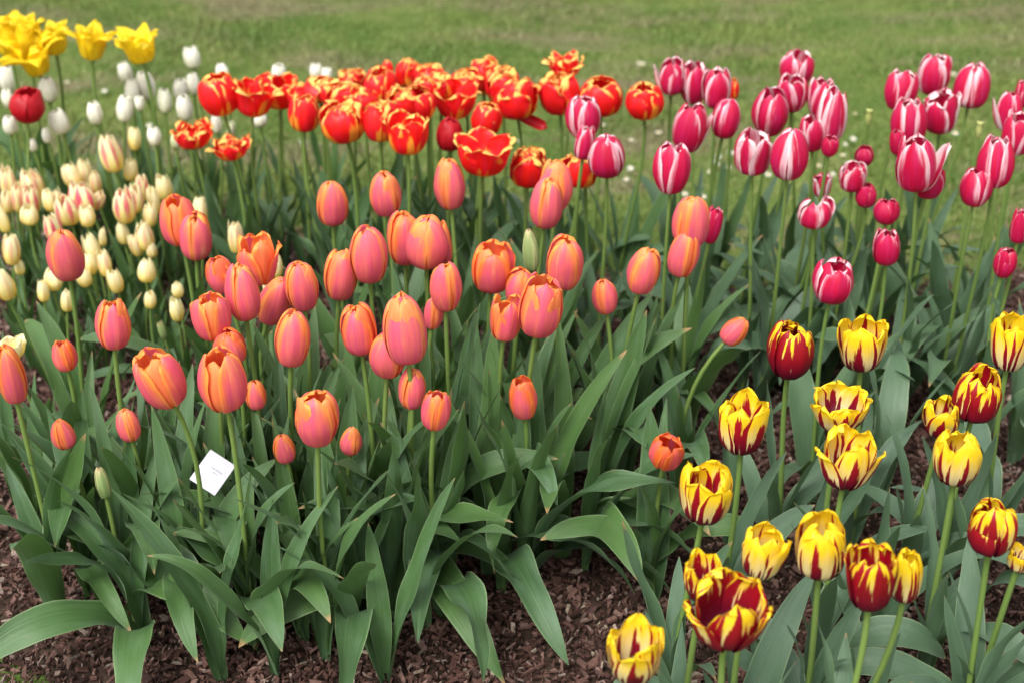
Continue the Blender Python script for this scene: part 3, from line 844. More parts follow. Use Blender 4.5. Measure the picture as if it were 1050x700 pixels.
RED = [
 (224,97,42,44,"red and yellow tulip, first of the red row, above the two spiky blooms",dict(shape='gape')),
 (260,101,44,42,"faded red pink tulip with yellow base falling open, second in the red row",dict(shape='wide',flare=(0,.25),spin=-120)),
 (287,95,42,36,"wide open scarlet tulip under a white bloom, third in the red row",dict(shape='wide')),
 (312,115,32,40,"smooth red tulip with yellow flanks and rounded rim, below the wide open scarlet one",dict(shape='gape')),
 (328,92,38,28,"red tulip just below a pair of white blooms",{}),
 (352,125,48,46,"big red goblet tulip with torn yellow edges, lowest at the left of the red mass",dict(shape='ruffle')),
 (350,98,40,30,"red tulip squeezed behind the big red goblet",{}),
 (372,105,32,30,"pinkish red tulip between the big red goblet and the yellow capped one",{}),
 (362,82,26,22,"small orange red tulip with yellow rim left of the yellow capped one",{}),
 (390,90,37,40,"red tulip capped with broad yellow petal tips",dict(shape='gape')),
 (390,125,36,44,"deep red tulip under the yellow capped one, beside a yellow sided bloom",{}),
 (418,138,48,46,"yellow sided red tulip splayed open in front of the red mass",dict(shape='wide',flare=(.15,0,.1),spin=0)),
 (419,76,28,30,"dark red tulip standing highest in the middle of the red mass",{}),
 (398,70,11,16,"narrow red bud poking up beside the yellow capped tulip",dict(shape='bud')),
 (441,76,33,22,"orange red tulip with thin yellow rim right of the highest dark red one",{}),
 (440,93,34,28,"red tulip with curled yellow edges under the thin rimmed orange red one",{}),
 (427,107,40,36,"red tulip with one broad orange petal behind the yellow sided one",dict(shape='gape')),
 (413,108,34,36,"red tulip wedged between the yellow capped and the broad orange petalled ones",{}),
 (466,104,47,40,"red tulip with yellow flaring base above a plum red half closed one",dict(shape='wide')),
 (498,79,34,38,"tall red tulip left of two overlapping blooms, open lawn behind",{}),
 (515,90,36,36,"red tulip with small curled tips behind the one with a hanging petal",{}),
 (529,103,44,40,"red tulip with a wilted petal hanging below it",{}),
 (499,122,33,36,"compact red tulip with yellow flecks over the widest open one",dict(shape='gape')),
 (461,138,28,32,"plum red half closed tulip without yellow beside the yellow sided one",dict(mat='crimson',shape='egg',H=.47)),
 (496,160,62,46,"widest open red tulip with yellow base, above a pale peach tulip",dict(shape='wide',flare=(.12,0,.12),spin=-30)),
 (573,97,42,44,"broad red tulip directly below the topmost ruffled one",{}),
 (580,68,36,26,"topmost ruffled red tulip against the lawn",dict(shape='spiky')),
 (616,100,46,40,"red tulip with yellow side behind the striped trio",dict(shape='gape')),
 (661,104,40,38,"round red tulip standing apart at the right end of the red row",dict(shape='gape',lean=(-.04,0))),
 (542,172,38,42,"low red tulip between the widest open one and the orange topped coral",dict(H=.46)),
 (595,175,36,36,"low red and yellow tulip behind the stems of the striped trio",dict(H=.46)),
 (478,85,34,28,"red tulip filling the gap left of the tall red one",{}),
 (452,88,30,28,"red tulip with pale fringes behind the yellow flaring one",{}),
 (305,98,26,26,"red tulip glimpsed between the wide open scarlet and smooth rounded ones",{}),
 (751,92,14,22,"red sliver of a tulip behind the three crowded striped blooms",dict(shape='gape')),
 (198,140,42,30,"spiky fringed red tulip marbled with yellow, upper of two",dict(shape='spiky',H=.42)),
 (237,153,40,28,"spiky fringed orange red tulip, lower of two under the red row",dict(shape='spiky',H=.42)),
]
PINK = [
 (598,120,36,42,"striped tulip with a white split front, top of a trio below the red row",dict(p=.6)),
 (600,146,22,34,"small pale striped tulip, left of a trio below the red row",dict(p=.6,H=.54)),
 (622,160,39,41,"round magenta striped tulip, lowest of a trio below the red row",dict(p=.45,shape='egg')),
 (689,78,30,36,"striped tulip with one white petal peeling off to the left",dict(p=.55,flare=(.45,),spin=180)),
 (711,85,30,42,"middle one of three crowded striped tulips near the top",dict(p=.55)),
 (735,91,30,40,"torn topped striped tulip, last of three crowded together near the top",dict(p=.6)),
 (708,131,36,48,"dark striped tulip with a loose white petal at its right side",dict(p=.4,flare=(.3,),spin=5)),
 (745,121,29,41,"narrow pink striped tulip just right of the loose petalled one",dict(p=.5,shape='egg')),
 (689,173,38,50,"striped tulip directly above the stacked coral pair",dict(p=.55)),
 (817,71,35,36,"uppermost striped tulip in the central cluster",dict(p=.55)),
 (812,96,31,36,"pink striped tulip right under the uppermost one",dict(p=.5)),
 (790,115,38,48,"broad striped tulip at the left of the central cluster, lawn behind",dict(p=.5)),
 (842,100,28,38,"striped tulip half behind a tall mostly white one",dict(p=.5)),
 (854,117,32,52,"tall mostly white striped tulip on the right of the central cluster",dict(p=.8,H=.58)),
 (772,156,38,48,"broad whitish striped tulip with three peaked tips",dict(p=.8,shape='cup')),
 (810,157,40,52,"fullest striped tulip, dark stripes, front of the central cluster",dict(p=.55,H=.57,shape='egg')),
 (833,137,27,36,"striped tulip with outcurled rim between the fullest and mostly white ones",dict(p=.5)),
 (851,150,17,20,"small red tulip seen beneath the mostly white striped one",dict(p=.05)),
 (886,160,20,20,"little round red tulip highest of the small ones over the lawn",dict(p=.05,H=.47,shape='tall')),
 (874,182,28,30,"small tulip with a pale pink left petal and a red right one",dict(p=.65,H=.48,shape='cup')),
 (843,190,20,26,"small red tulip with petals bending outward behind a tall stem",dict(p=.1,H=.46,shape='cup',flare=(.14,0,.14),spin=-30)),
 (888,200,22,24,"small red tulip tucked under the pale and red one",dict(p=.1,H=.45,shape='tall')),
 (835,218,36,31,"blown red and white tulip with petals gone, green pistil showing",dict(p=.6,H=.46,shape='blown',pist=True,spin=45)),
 (909,217,26,25,"squat red tulip directly above a slightly longer one",dict(p=.15,H=.47,shape='tall')),
 (909,253,28,36,"red tulip with thin white edges below the squat one",dict(p=.3,H=.45,shape='tall')),
 (855,288,41,47,"low deep red striped tulip standing among leaves above the flamed tulips",dict(p=.35,H=.46,shape='gape')),
 (1031,270,23,29,"small red tulip low near the right edge",dict(p=.15,H=.44,shape='tall')),
 (1046,231,20,36,"pink striped tulip cut by the right edge above the small red one",dict(p=.4,H=.50)),
 (731,231,18,36,"crimson tulip showing behind the stacked coral pair",dict(p=.0,H=.48)),
 (924,93,34,40,"striped tulip with two curled horn tips, left end of the right cluster",dict(p=.5)),
 (958,77,34,40,"topmost striped tulip of the right cluster, white centre petals",dict(p=.6)),
 (997,88,37,43,"big round striped tulip with a white right flank, lawn behind",dict(p=.6,shape='egg',lean=(-.06,0))),
 (932,124,38,44,"striped tulip with a folded pink petal over its mouth",dict(p=.55)),
 (965,115,38,46,"striped tulip opened in a V shape, middle of the right cluster",dict(p=.55,flare=(.12,),spin=0,shape='cup')),
 (940,166,44,58,"largest striped tulip with a long white petal sticking out to the right",dict(p=.6,H=.58,flare=(.55,),spin=4)),
 (953,186,32,34,"red striped tulip mostly hidden behind the largest one",dict(p=.3,H=.53)),
 (1021,166,38,50,"tall striped tulip beside the edge with a smaller one under it",dict(p=.55,H=.57)),
 (1001,192,32,38,"striped tulip below and behind the tall one beside the edge",dict(p=.5,H=.53)),
 (1034,115,28,38,"striped tulip with a pale drooping petal on its left, by the right edge",dict(p=.45,flare=(.4,),spin=180)),
 (1044,138,32,40,"broad striped tulip cut by the right edge behind the tall one",dict(p=.5)),
 (1049,96,16,28,"pink tulip barely showing at the right edge, highest there",dict(p=.4)),
 (920,146,16,26,"red tulip glimpsed behind the largest striped one's left side",dict(p=.1,H=.52)),
]
FLAMED = [
 (811,359,47,61,"darkest flamed tulip, maroon with yellow tongues, on a thick straight stem",dict(p=.95,H=.46,shape='gape',tilt=0)),
 (884,353,46,56,"pale yellow flamed tulip with slim red stripes beside the darkest one",dict(p=.3,H=.45)),
 (860,421,58,50,"wide yellow flamed tulip split in two halves below the slim striped one",dict(p=.3,shape='wide',H=.43)),
 (869,470,54,62,"flamed tulip with two petals spread like wings",dict(p=.35,shape='cup',flare=(.42,0,.42),spin=-30,H=.44)),
 (1002,405,50,54,"dark red flamed tulip with yellow tips, near the right edge",dict(p=.8,H=.44)),
 (966,428,38,42,"small yellow flamed tulip behind two others on the right",dict(p=.45,H=.40)),
 (982,468,50,58,"flamed tulip with one big cream front petal striped red once",dict(p=.15,H=.44,spin=-90)),
 (1037,351,40,58,"tall pale flamed tulip cut by the right edge",dict(p=.2,H=.46)),
 (761,436,50,58,"flamed tulip with open mouth and creamy base, left of the wide split one",dict(p=.45,H=.44)),
 (724,506,54,60,"pale yellow flamed tulip above mulch next to the vivid orange one",dict(p=.4,H=.42)),
 (842,560,54,66,"upright flamed tulip with cream sides in the lower middle of its group",dict(p=.3,H=.44)),
 (893,592,50,68,"deep maroon flamed tulip in front of a yellow one",dict(p=.9,H=.46)),
 (930,591,32,52,"yellow flamed tulip half behind the deep maroon one",dict(p=.3,H=.42)),
 (1017,541,50,56,"red veined flamed tulip alone at the lower right over leaves",dict(p=.75,H=.44)),
 (1046,573,28,30,"flamed tulip petals just entering at the right edge, lowest there",dict(p=.2,H=.40,shape='wide')),
 (783,566,44,54,"leaning creamy yellow flamed tulip with little red, beside the upright cream sided one",dict(p=.1,H=.42,tilt=9)),
 (720,594,42,50,"flamed tulip behind the one with long curling petals",dict(p=.55,H=.42,shape='wide')),
 (746,628,76,72,"red flamed tulip with long yellow petals curling out both sides",dict(p=.75,H=.45,shape='cup',flare=(.32,0,.32),spin=-30)),
 (650,672,60,64,"lowest flamed tulip, loosely open, cut by the bottom edge",dict(p=.3,H=.42,shape='wide',flare=(0,.2,.25),spin=20)),
]
WHITE = [
 (8,80,18,25,"white tulip at the left edge under the yellow ones",{}),
 (8,101,12,18,"white tulip at the left edge, tucked beside the dark crimson one",{}),
 (10,128,14,18,"white tulip at the left edge below the dark crimson one",{}),
 (49,92,18,24,"white tulip just above and right of the dark crimson one",{}),
 (60,125,19,23,"white tulip just below and right of the dark crimson one",{}),
 (48,139,10,14,"tiny white bud under the white tulip beside the dark crimson one",dict(H=.37)),
 (33,149,9,12,"tiny whitish bud behind the dark crimson tulip's stem",dict(H=.36)),
 (97,116,15,21,"lone white tulip between the dark crimson one and the white cluster",{}),
 (128,74,14,20,"white tulip under the rightmost yellow bloom",{}),
 (128,111,17,25,"white tulip lowest at the left of the white cluster",{}),
 (136,93,15,22,"white tulip half hidden behind the largest white one",{}),
 (149,88,19,28,"largest white tulip in the white cluster",{}),
 (143,106,10,14,"white bud under the largest white tulip",{}),
 (169,103,14,23,"creamy white tulip between the white cluster and the stacked white pair",dict(p=.3)),
 (185,92,15,21,"white tulip, upper of a stacked white pair left of the red row",{}),
 (189,110,16,24,"white tulip, lower of a stacked white pair left of the red row",{}),
 (197,59,16,21,"topmost white tulip alone against the lawn",{}),
 (198,86,13,20,"white tulip touching the first red and yellow bloom",{}),
 (228,74,13,16,"white tulip peeking over the first red and yellow bloom",{}),
 (158,140,14,17,"white tulip low between the stems, left of the spiky red bloom",dict(H=.38)),
 (222,127,10,18,"white tulip between the spiky blooms and the red row",dict(H=.39)),
 (237,132,9,15,"greenish white bud between the first red tulips' stems",dict(p=.9,H=.38)),
 (180,144,10,14,"greenish white bud beside the spiky fringed red bloom",dict(p=.9,H=.37)),
 (286,75,14,18,"white tulip peeking over the wide open scarlet bloom",{}),
 (324,73,14,15,"white tulip, left one of two peeking over the red row",{}),
 (335,77,11,14,"white tulip, right one of two peeking over the red row",{}),
 (266,122,16,16,"white tulip under the faded red pink bloom",dict(H=.39)),
 (311,147,7,14,"slim white bud beneath the smooth rounded red tulip",dict(H=.34)),
 (28,109,34,32,"dark crimson tulip alone among white ones",dict(mat='crimson',shape='gape',H=.46,name='crimson_tulip')),
]
CREAM = [
 (113,157,22,34,"tallest cream tulip, pink streaked, standing apart under the white ones",dict(p=.8,H=.36)),
 (134,174,14,20,"plain yellow bud beside the tallest cream tulip",dict(p=.1)),
 (138,142,13,22,"bright yellow white tulip half hidden under the white cluster",dict(p=0,H=.36)),
 (8,185,16,26,"cream tulip with open tips, highest at the left edge",dict(p=.5)),
 (32,190,22,28,"cream tulip with pink back, top of the left tuft",dict(p=.6)),
 (19,202,16,28,"pale pink flushed cream tulip inside the left tuft",dict(p=.6)),
 (32,204,17,26,"cream tulip with two strong pink streaks, front of the left tuft",dict(p=1)),
 (7,206,13,22,"cream tulip in the left tuft touching the left edge",dict(p=.3)),
 (2,224,11,26,"yellow cream tulip cut by the left edge under the left tuft",dict(p=.1)),
 (30,220,18,18,"squat yellow cream tulip under the left tuft",dict(p=.1)),
 (73,180,18,24,"leaning cream tulip at the top of the middle tuft",dict(p=.3,tilt=-18)),
 (86,179,15,27,"tall pointed cream tulip at the top of the middle tuft",dict(p=.3)),
 (98,187,12,20,"small pinkish cream tulip at the right of the tall pointed one",dict(p=.5)),
 (84,202,26,28,"brightest streaked cream tulip, orange yellow, heart of the middle tuft",dict(p=1,H=.32)),
 (50,205,13,21,"plain cream bud between the left and middle tufts",dict(p=.1)),
 (69,215,24,28,"cream tulip with pink streaks, lower left of the middle tuft",dict(p=.9)),
 (59,208,14,24,"pinkish cream tulip pressed behind the streaked one in the middle tuft",dict(p=.5)),
 (89,221,16,20,"pale cream tulip at the bottom of the middle tuft",dict(p=.2)),
 (101,206,13,17,"pink tipped cream tulip leaning out right of the middle tuft",dict(p=.7,tilt=30)),
 (54,233,18,27,"cream tulip with magenta streaks just above the pink coral tulip",dict(p=1)),
 (127,211,22,32,"large cream tulip, pink streaked, front of the tuft beside the red orange tulip",dict(p=.9,H=.33)),
 (139,203,16,26,"cream tulip behind the large streaked one near the red orange tulip",dict(p=.5)),
 (145,192,14,26,"rosy cream tulip at the top of the tuft near the red orange tulip",dict(p=1)),
 (168,192,16,24,"clean pale cream tulip directly above the red orange tulip",dict(p=.1)),
 (157,205,13,26,"cream tulip touching the left side of the clean pale one",dict(p=.1)),
 (154,220,14,22,"plain cream tulip left of the red orange tulip's bloom",dict(p=.2)),
 (205,215,15,24,"pale cream tulip behind the right shoulder of the red orange tulip",dict(p=.2)),
 (126,239,13,20,"cream bud under the large streaked tulip",dict(p=.1,H=.27)),
 (105,243,8,16,"thin cream bud between the pink coral tulip and the lower trio",dict(p=.1,H=.27)),
 (148,242,18,26,"cream tulip at the top of a lower trio, beneath the red orange tulip",dict(p=.4)),
 (139,251,13,21,"cream tulip at the left of a lower trio, beneath the red orange tulip",dict(p=.3,H=.28)),
 (155,256,11,14,"cream bud at the bottom of a lower trio, beneath the red orange tulip",dict(p=.2,H=.27)),
 (242,243,16,29,"single cream tulip beside the square topped orange one",dict(p=.4,H=.31)),
 (12,256,17,28,"cream tulip with faint pink, left of the pink coral tulip",dict(p=.4)),
 (95,256,16,30,"tall yellow cream tulip just right of the pink coral tulip",dict(p=.1)),
 (92,270,14,20,"yellow cream tulip touching the pink coral tulip's right side",dict(p=.1,H=.28)),
 (107,270,14,24,"cream tulip with blushed edge right of the touching yellow cream one",dict(p=.4,H=.29)),
 (150,277,18,21,"rounded cream tulip alone below the lower trio",dict(p=.2,H=.28)),
 (118,288,15,22,"cream bud above the pink tulip with orange top",dict(p=.1,H=.27)),
 (55,286,18,20,"cream tulip peeking below the pink coral tulip on its left",dict(p=.1,H=.27)),
 (86,284,15,18,"cream tulip peeking below the pink coral tulip on its right",dict(p=.1,H=.27)),
 (4,291,20,30,"cream tulip cut by the left edge, lower than the rest there",dict(p=.2,H=.29)),
 (44,298,12,20,"slim cream bud lower left of the pink coral tulip",dict(p=.1,H=.26)),
 (154,307,12,16,"cream bud standing right of the pink tulip with orange top",dict(p=.1,H=.25)),
 (20,274,10,14,"small yellow bud low at the left under the faint pink cream one",dict(p=0,H=.26)),
 (69,308,13,20,"yellow cream bud in front of the pink coral tulip's stem",dict(p=.1,H=.26)),
 (182,297,12,14,"greenish cream bud below the red orange tulip's pair",dict(p=0,H=.26)),
 (181,317,14,22,"cream bud with greenish tip left of the round coral tulip",dict(p=0,H=.26)),
 (166,338,8,16,"thin green bud above the large tilted red orange tulip",dict(mat='bud',H=.24)),
 (284,273,11,20,"cream tulip glimpsed behind the flicked petal of the square topped orange one",dict(p=.1,H=.31)),
 (270,297,11,13,"cream bud between the smooth tall pink and peach pink tulips",dict(p=.1,H=.28)),
 (11,358,28,22,"ragged open cream flower behind the coral tulip at the left edge",dict(p=.1,H=.34,shape='wide')),
]
YELLOW = [
 (9,40,42,40,"yellow tulip cut by the left edge in the yellow cluster",{}),
 (27,36,34,34,"yellow tulip at the back of the yellow cluster",{}),
 (34,58,46,46,"large drooping yellow tulip at the front of the yellow cluster",dict(tow=18,H=.50)),
 (55,42,36,32,"yellow tulip on the right side of the yellow cluster with a swept petal",dict(flare=(.15,),spin=0)),
 (94,46,40,36,"separate yellow tulip with a twisted petal, nearer the yellow cluster",{}),
 (143,50,44,34,"separate yellow tulip with wing like petals, farther from the yellow cluster",{}),
]
ALL = (('orange', ORANGE), ('red', RED), ('pink', PINK), ('flamed', FLAMED), ('white', WHITE), ('cream', CREAM), ('yellow', YELLOW))
for kind, rows in ALL:
    for r_ in rows:
        H_ = r_[5].get('H', KINDS[kind][2])
        CLEAR = np.vstack([CLEAR, [[r_[0], r_[1], r_[2] * .55, r_[3] * .55, at_height(r_[0], r_[1], H_)[1]]]])
CLEAR = np.vstack([CLEAR, [[218, 484, 25, 27, 1.70 / ray(218, 484).y]]])
for kind, rows in ALL:
    for (x, y, w_, h_, lab, opt) in rows:
        tulip(kind, x, y, w_, h_, lab, **opt)

# tulips that show only leaves: pixel of the base on the ground, then the leaves
PLANTS = [
 (205, 655, [('flop', .34, 165, 1.05), ('up', 0.34, 250, 0.9), ('up', .36, 100, 1.1), ('arch', .3, 40, 1.2)], "leafy plant with a huge wavy leaf sprawling left, in the lower left corner"),
 (44, 560, [('up', .30, 100, .9), ('up', 0.32, 200, 0.9), ('up', 0.30, 215, 0.9), ('slim', .24, 30, 1.2)], "small leafy plant standing alone on mulch near the left edge"),
 (310, 665, [('up', .36, 95, .9), ('up', .30, 160, 1.2), ('arch', .28, 190, 1.0), ('slim', .26, 330, 1.2)], "upright leafy plant with a tall blade at the bottom edge, left of middle"),
 (405, 640, [('up', 0.40, 15, 0.9), ('flop', .32, 215, 1.1), ('up', .36, 90, 1.0), ('up', 0.37, 300, 0.9)], "leafy plant with a twisted arching leaf in the middle front"),
 (455, 600, [('up', 0.42, 320, 0.9), ('flop', .34, 250, 1.05), ('up', 0.38, 10, 0.9), ('up', .36, 120, 1.1)], "leafy plant whose long leaves hang over the middle mulch"),
 (545, 590, [('flop', .32, 335, 1.05), ('up', 0.34, 255, 0.9), ('up', .38, 70, 1.2), ('up', .40, 30, 1.1)], "leafy plant with a pale leaf tip bent down to the mulch"),
 (610, 560, [('up', 0.40, 350, 0.9), ('flop', .34, 310, 1.0), ('up', .40, 60, 1.2), ('up', 0.38, 20, 0.9)], "leafy plant with a loop of leaf arching toward the flamed tulips"),
 (575, 520, [('up', .42, 40, 1.2), ('up', .40, 120, 1.2), ('arch', .40, 10, 1.1)], "tall leafy plant with swordlike blades under the big hollow topped tulip"),
 (640, 500, [('up', .36, 75, 1.1), ('up', 0.42, 20, 0.9), ('up', .34, 150, 1.1)], "leafy plant with upright blades left of the vivid orange tulip"),
 (130, 590, [('up', .32, 60, .9), ('up', 0.34, 190, 0.9), ('arch', .26, 330, .9)], "leafy plant under the pale green bud"),
 (880, 690, [('up', 0.34, 190, 0.9), ('arch', .30, 20, 1.2), ('up', .28, 90, 1.2), ('up', 0.32, 250, 0.9)], "broad leafy plant at the bottom edge below the deep maroon flamed tulip"),
 (985, 640, [('up', .28, 100, 1.2), ('up', 0.34, 170, 0.9), ('flop', .28, 300, 1.05)], "bluish leafy plant at the lower right under the red veined tulip"),
 (900, 520, [('up', 0.34, 330, 0.9), ('arch', .32, 60, 1.3), ('up', .30, 140, 1.2)], "bluish leafy plant with a broad folded leaf between the flamed tulips"),
 (745, 560, [('up', 0.30, 60, 0.9), ('up', .26, 120, .9), ('slim', .22, 250, 1.2)], "slender leafy plant beside the pale yellow flamed tulip's stem"),
 (960, 400, [('up', 0.38, 40, 0.9), ('up', .34, 100, 1.2), ('arch', .34, 170, 1.2), ('up', 0.34, 230, 0.9)], "leafy plant with broad grey green blades under the largest striped tulip"),
 (780, 420, [('arch', .34, 40, 1.2), ('up', .34, 130, 1.2), ('up', 0.38, 220, 0.9)], "leafy plant with broad grey green blades above the open mouthed flamed tulip"),
 (700, 400, [('up', 0.36, 20, 0.9), ('up', .32, 140, 1.2), ('flop', .34, 250, 1.05)], "leafy plant with broad grey green blades under the stacked coral pair"),
 (1035, 480, [('up', .32, 90, 1.2), ('up', 0.38, 180, 0.9), ('flop', .3, 250, 1.05)], "leafy plant by the right edge under the tall pale flamed tulip"),
 (350, 330, [('up', .34, 90, 1.3), ('up', 0.36, 150, 0.9), ('up', .32, 20, 1.2)], "leafy plant with wide dark blades behind the glossy pink tulip"),
 (255, 310, [('up', .34, 90, 1.3), ('up', 0.36, 30, 0.9), ('up', .32, 200, 1.2)], "leafy plant with wide blue green blades behind the square topped orange tulip"),
 (470, 330, [('up', .34, 90, 1.2), ('arch', .32, 150, 1.2), ('up', .32, 300, 1.1)], "leafy plant with wide dark blades under the pale peach tulip"),
 (640, 330, [('up', .32, 60, 1.1), ('up', 0.38, 30, 0.9), ('up', .32, 160, 1.1)], "leafy plant with dark blades under the round red tulip at the row's end"),
 (262, 645, [('up', .34, 80, 1.1), ('flop', .30, 290, 1.05), ('up', 0.34, 200, 0.9), ('up', .32, 140, 1.0)], "leafy plant at the bottom between the sprawling leaf and the tall blade"),
 (355, 625, [('up', .38, 110, 1.0), ('up', 0.36, 260, 0.9), ('up', .34, 60, 1.1), ('arch', .32, 330, 1.1)], "leafy plant in front of the stem of the large glowing orange tulip"),
 (490, 545, [('up', .42, 95, 1.1), ('up', 0.40, 300, 0.9), ('up', .38, 50, 1.2), ('flop', .34, 200, 1.1)], "leafy plant under the small orange tulip with the open slit"),
 (165, 600, [('up', .38, 70, 1.1), ('up', .34, 130, 1.0), ('up', 0.36, 280, 0.9)], "leafy plant with two upright blades below the white card"),
 (395, 700, [('up', 0.36, 10, 0.9), ('arch', .28, 170, 1.1), ('up', .24, 90, 1.1)], "low leafy plant at the bottom edge with a leaf reaching right"),
 (430, 560, [('up', .42, 80, 1.1), ('up', .38, 150, 1.1), ('up', 0.40, 20, 0.9)], "leafy plant with erect blades under the largest smooth pink tulip"),
 (230, 610, [('up', .40, 85, .9), ('up', .36, 140, .9), ('up', .34, 30, .9)], "leafy plant with narrow erect blades directly below the white card"),
 (300, 600, [('up', .42, 95, .8), ('up', .38, 60, .9), ('arch', .34, 310, .8)], "narrow leafy plant behind the stem of the large glowing orange tulip"),
 (385, 590, [('up', .42, 100, .8), ('up', .40, 70, .9), ('slim', .36, 200, 1.0)], "narrow leafy plant with straight blades below the largest smooth pink tulip's stem"),
 (335, 680, [('up', .34, 85, .8), ('slim', .32, 120, 1.0), ('up', 0.34, 345, 0.9)], "narrow leafy plant at the bottom edge right of the tall blade"),
 (515, 610, [('up', .38, 85, .9), ('up', 0.38, 285, 0.9), ('up', .36, 140, .9)], "narrow leafy plant with one leaf draped over the middle mulch"),
 (100, 560, [('up', .34, 90, .9), ('slim', .30, 60, 1.0), ('up', .30, 160, .8)], "narrow leafy plant beside the pale green bud"),
 (20, 520, [('up', .32, 80, .8), ('slim', .30, 110, 1.0), ('arch', .26, 300, .8)], "narrow leafy plant at the left edge over mulch"),
 (600, 590, [('up', .34, 60, .8), ('up', 0.38, 280, 0.9), ('arch', .32, 340, .9)], "leafy plant with thin drooping leaf in the mulch gap before the flamed tulips"),
 (140, 640, [('up', 0.38, 200, 0.9), ('up', 0.36, 250, 0.9), ('up', .30, 100, 1.0), ('flop', .30, 320, 1.1)], "leafy plant with drooping leaves near the lower left corner, right of bare mulch"),
 (230, 700, [('up', 0.36, 160, 0.9), ('arch', .30, 110, 1.1), ('up', .28, 60, 1.0)], "leafy plant cut by the bottom edge under the sprawling wavy leaf"),
 (435, 645, [('up', 0.40, 290, 0.9), ('up', 0.38, 235, 0.9), ('arch', .34, 340, 1.1), ('up', .34, 100, 1.0)], "leafy plant whose drooping leaves hang to the bottom edge in the middle"),
 (535, 600, [('up', 0.40, 280, 0.9), ('arch', .36, 330, 1.1), ('up', 0.36, 220, 0.9), ('up', .36, 80, 1.0)], "leafy plant with long leaves spilling over mulch right of the middle"),
 (285, 700, [('up', 0.34, 30, 0.9), ('up', .28, 100, 1.0), ('arch', .28, 200, 1.0)], "leafy plant cut by the bottom edge left of the low reaching leaf"),
 (425, 600, [('flop', .38, 285, 1.0), ('flop', .36, 325, 1.1), ('up', .40, 90, .9), ('arch', .36, 240, 1.0), ('up', .38, 140, .9)], "leafy plant with two long drapes over mulch under the small orange open slit tulip's leaf"),
 (500, 590, [('flop', .38, 275, 1.0), ('flop', .34, 340, 1.0), ('arch', .36, 220, 1.0), ('up', .40, 70, .9), ('up', .38, 110, .9)], "leafy plant with tumbling leaves at the right end of the coral clump's front"),
 (575, 575, [('flop', .38, 290, 1.0), ('flop', .36, 335, 1.0), ('up', .40, 80, .9), ('arch', .34, 250, .9)], "leafy plant with leaves tumbling over the mulch before the vivid orange tulip"),
 (150, 665, [('flop', .32, 215, 1.1), ('flop', .30, 290, 1.0), ('arch', .30, 160, 1.0), ('up', .30, 80, .9)], "sprawling leafy plant lowest at the left, touching bare mulch on three sides"),
 (95, 615, [('up', .36, 95, .9), ('up', .32, 150, .9), ('arch', .28, 30, .9), ('flop', .26, 290, .9)], "upright leafy plant right of the bare left corner, under the green bud's leaves"),
 (195, 625, [('up', .40, 80, .9), ('up', .36, 120, .9), ('up', .34, 40, .9), ('flop', .28, 270, 1.0)], "upright leafy plant straight below the white card near the bottom"),
 (285, 640, [('up', .40, 100, .9), ('up', .36, 60, .9), ('slim', .34, 140, 1.1), ('flop', .28, 300, 1.0)], "upright leafy plant below the left small peach bud near the bottom edge"),
 (370, 660, [('up', .38, 85, .9), ('up', .36, 130, .9), ('slim', .32, 40, 1.1), ('flop', .30, 275, 1.0)], "upright leafy plant below the right small peach bud near the bottom edge"),
 (455, 635, [('up', .38, 95, .9), ('up', .36, 50, .9), ('up', .34, 140, .9), ('flop', .32, 300, .9)], "upright leafy plant at the front corner of the coral clump, mulch on its right"),
 (330, 560, [('up', .42, 85, .9), ('up', .40, 130, .9), ('up', .38, 45, .9)], "tall upright leaf clump right behind the large glowing orange pink tulip's stem"),
]
for row in PLANTS: leaf_plant(*row)

# ------------------------------------------------------------------ two seed pods among the striped tulips
def seed_pod(x, y, H, label):
    C, dep = at_height(x, y, H)
    bz = float(ground_z(np.array(C.x), np.array(C.y)))
    root = link("seed_pod_stalk", None)
    root.location = (C.x, C.y, bz)
    tag(root, label, "seed pod", "bare seed pods among the striped tulips")
    h = H - bz
    link("stem", tube(bez(Vector((0, 0, -.01)), Vector((.01, 0, h * .4)), Vector((0, .005, h * .7)), Vector((0, 0, h)), 10), .0036, .003, STEM), root)
    pod = [(0, 0, h - .002), (0, 0, h + .006), (0, 0, h + .016), (0, 0, h + .024), (0, 0, h + .028), (0, 0, h + .030)]
    me = tube([Vector(p) for p in pod], 1, 1, PISTIL, "pod", 9)
    rr = np.repeat([.003, .0062, .0066, .0055, .0078, .003], 9)
    co = np.array([v.co for v in me.vertices])
    co[:, :2] *= rr[:, None]
    for v, c in zip(me.vertices, co): v.co = c
    link("pod", me, root)


seed_pod(890, 127, .50, "bare stalk with a pale green seed pod over the lawn, between the striped clusters")
seed_pod(1003, 140, .50, "bare stalk with a seed pod under the big round striped tulip")

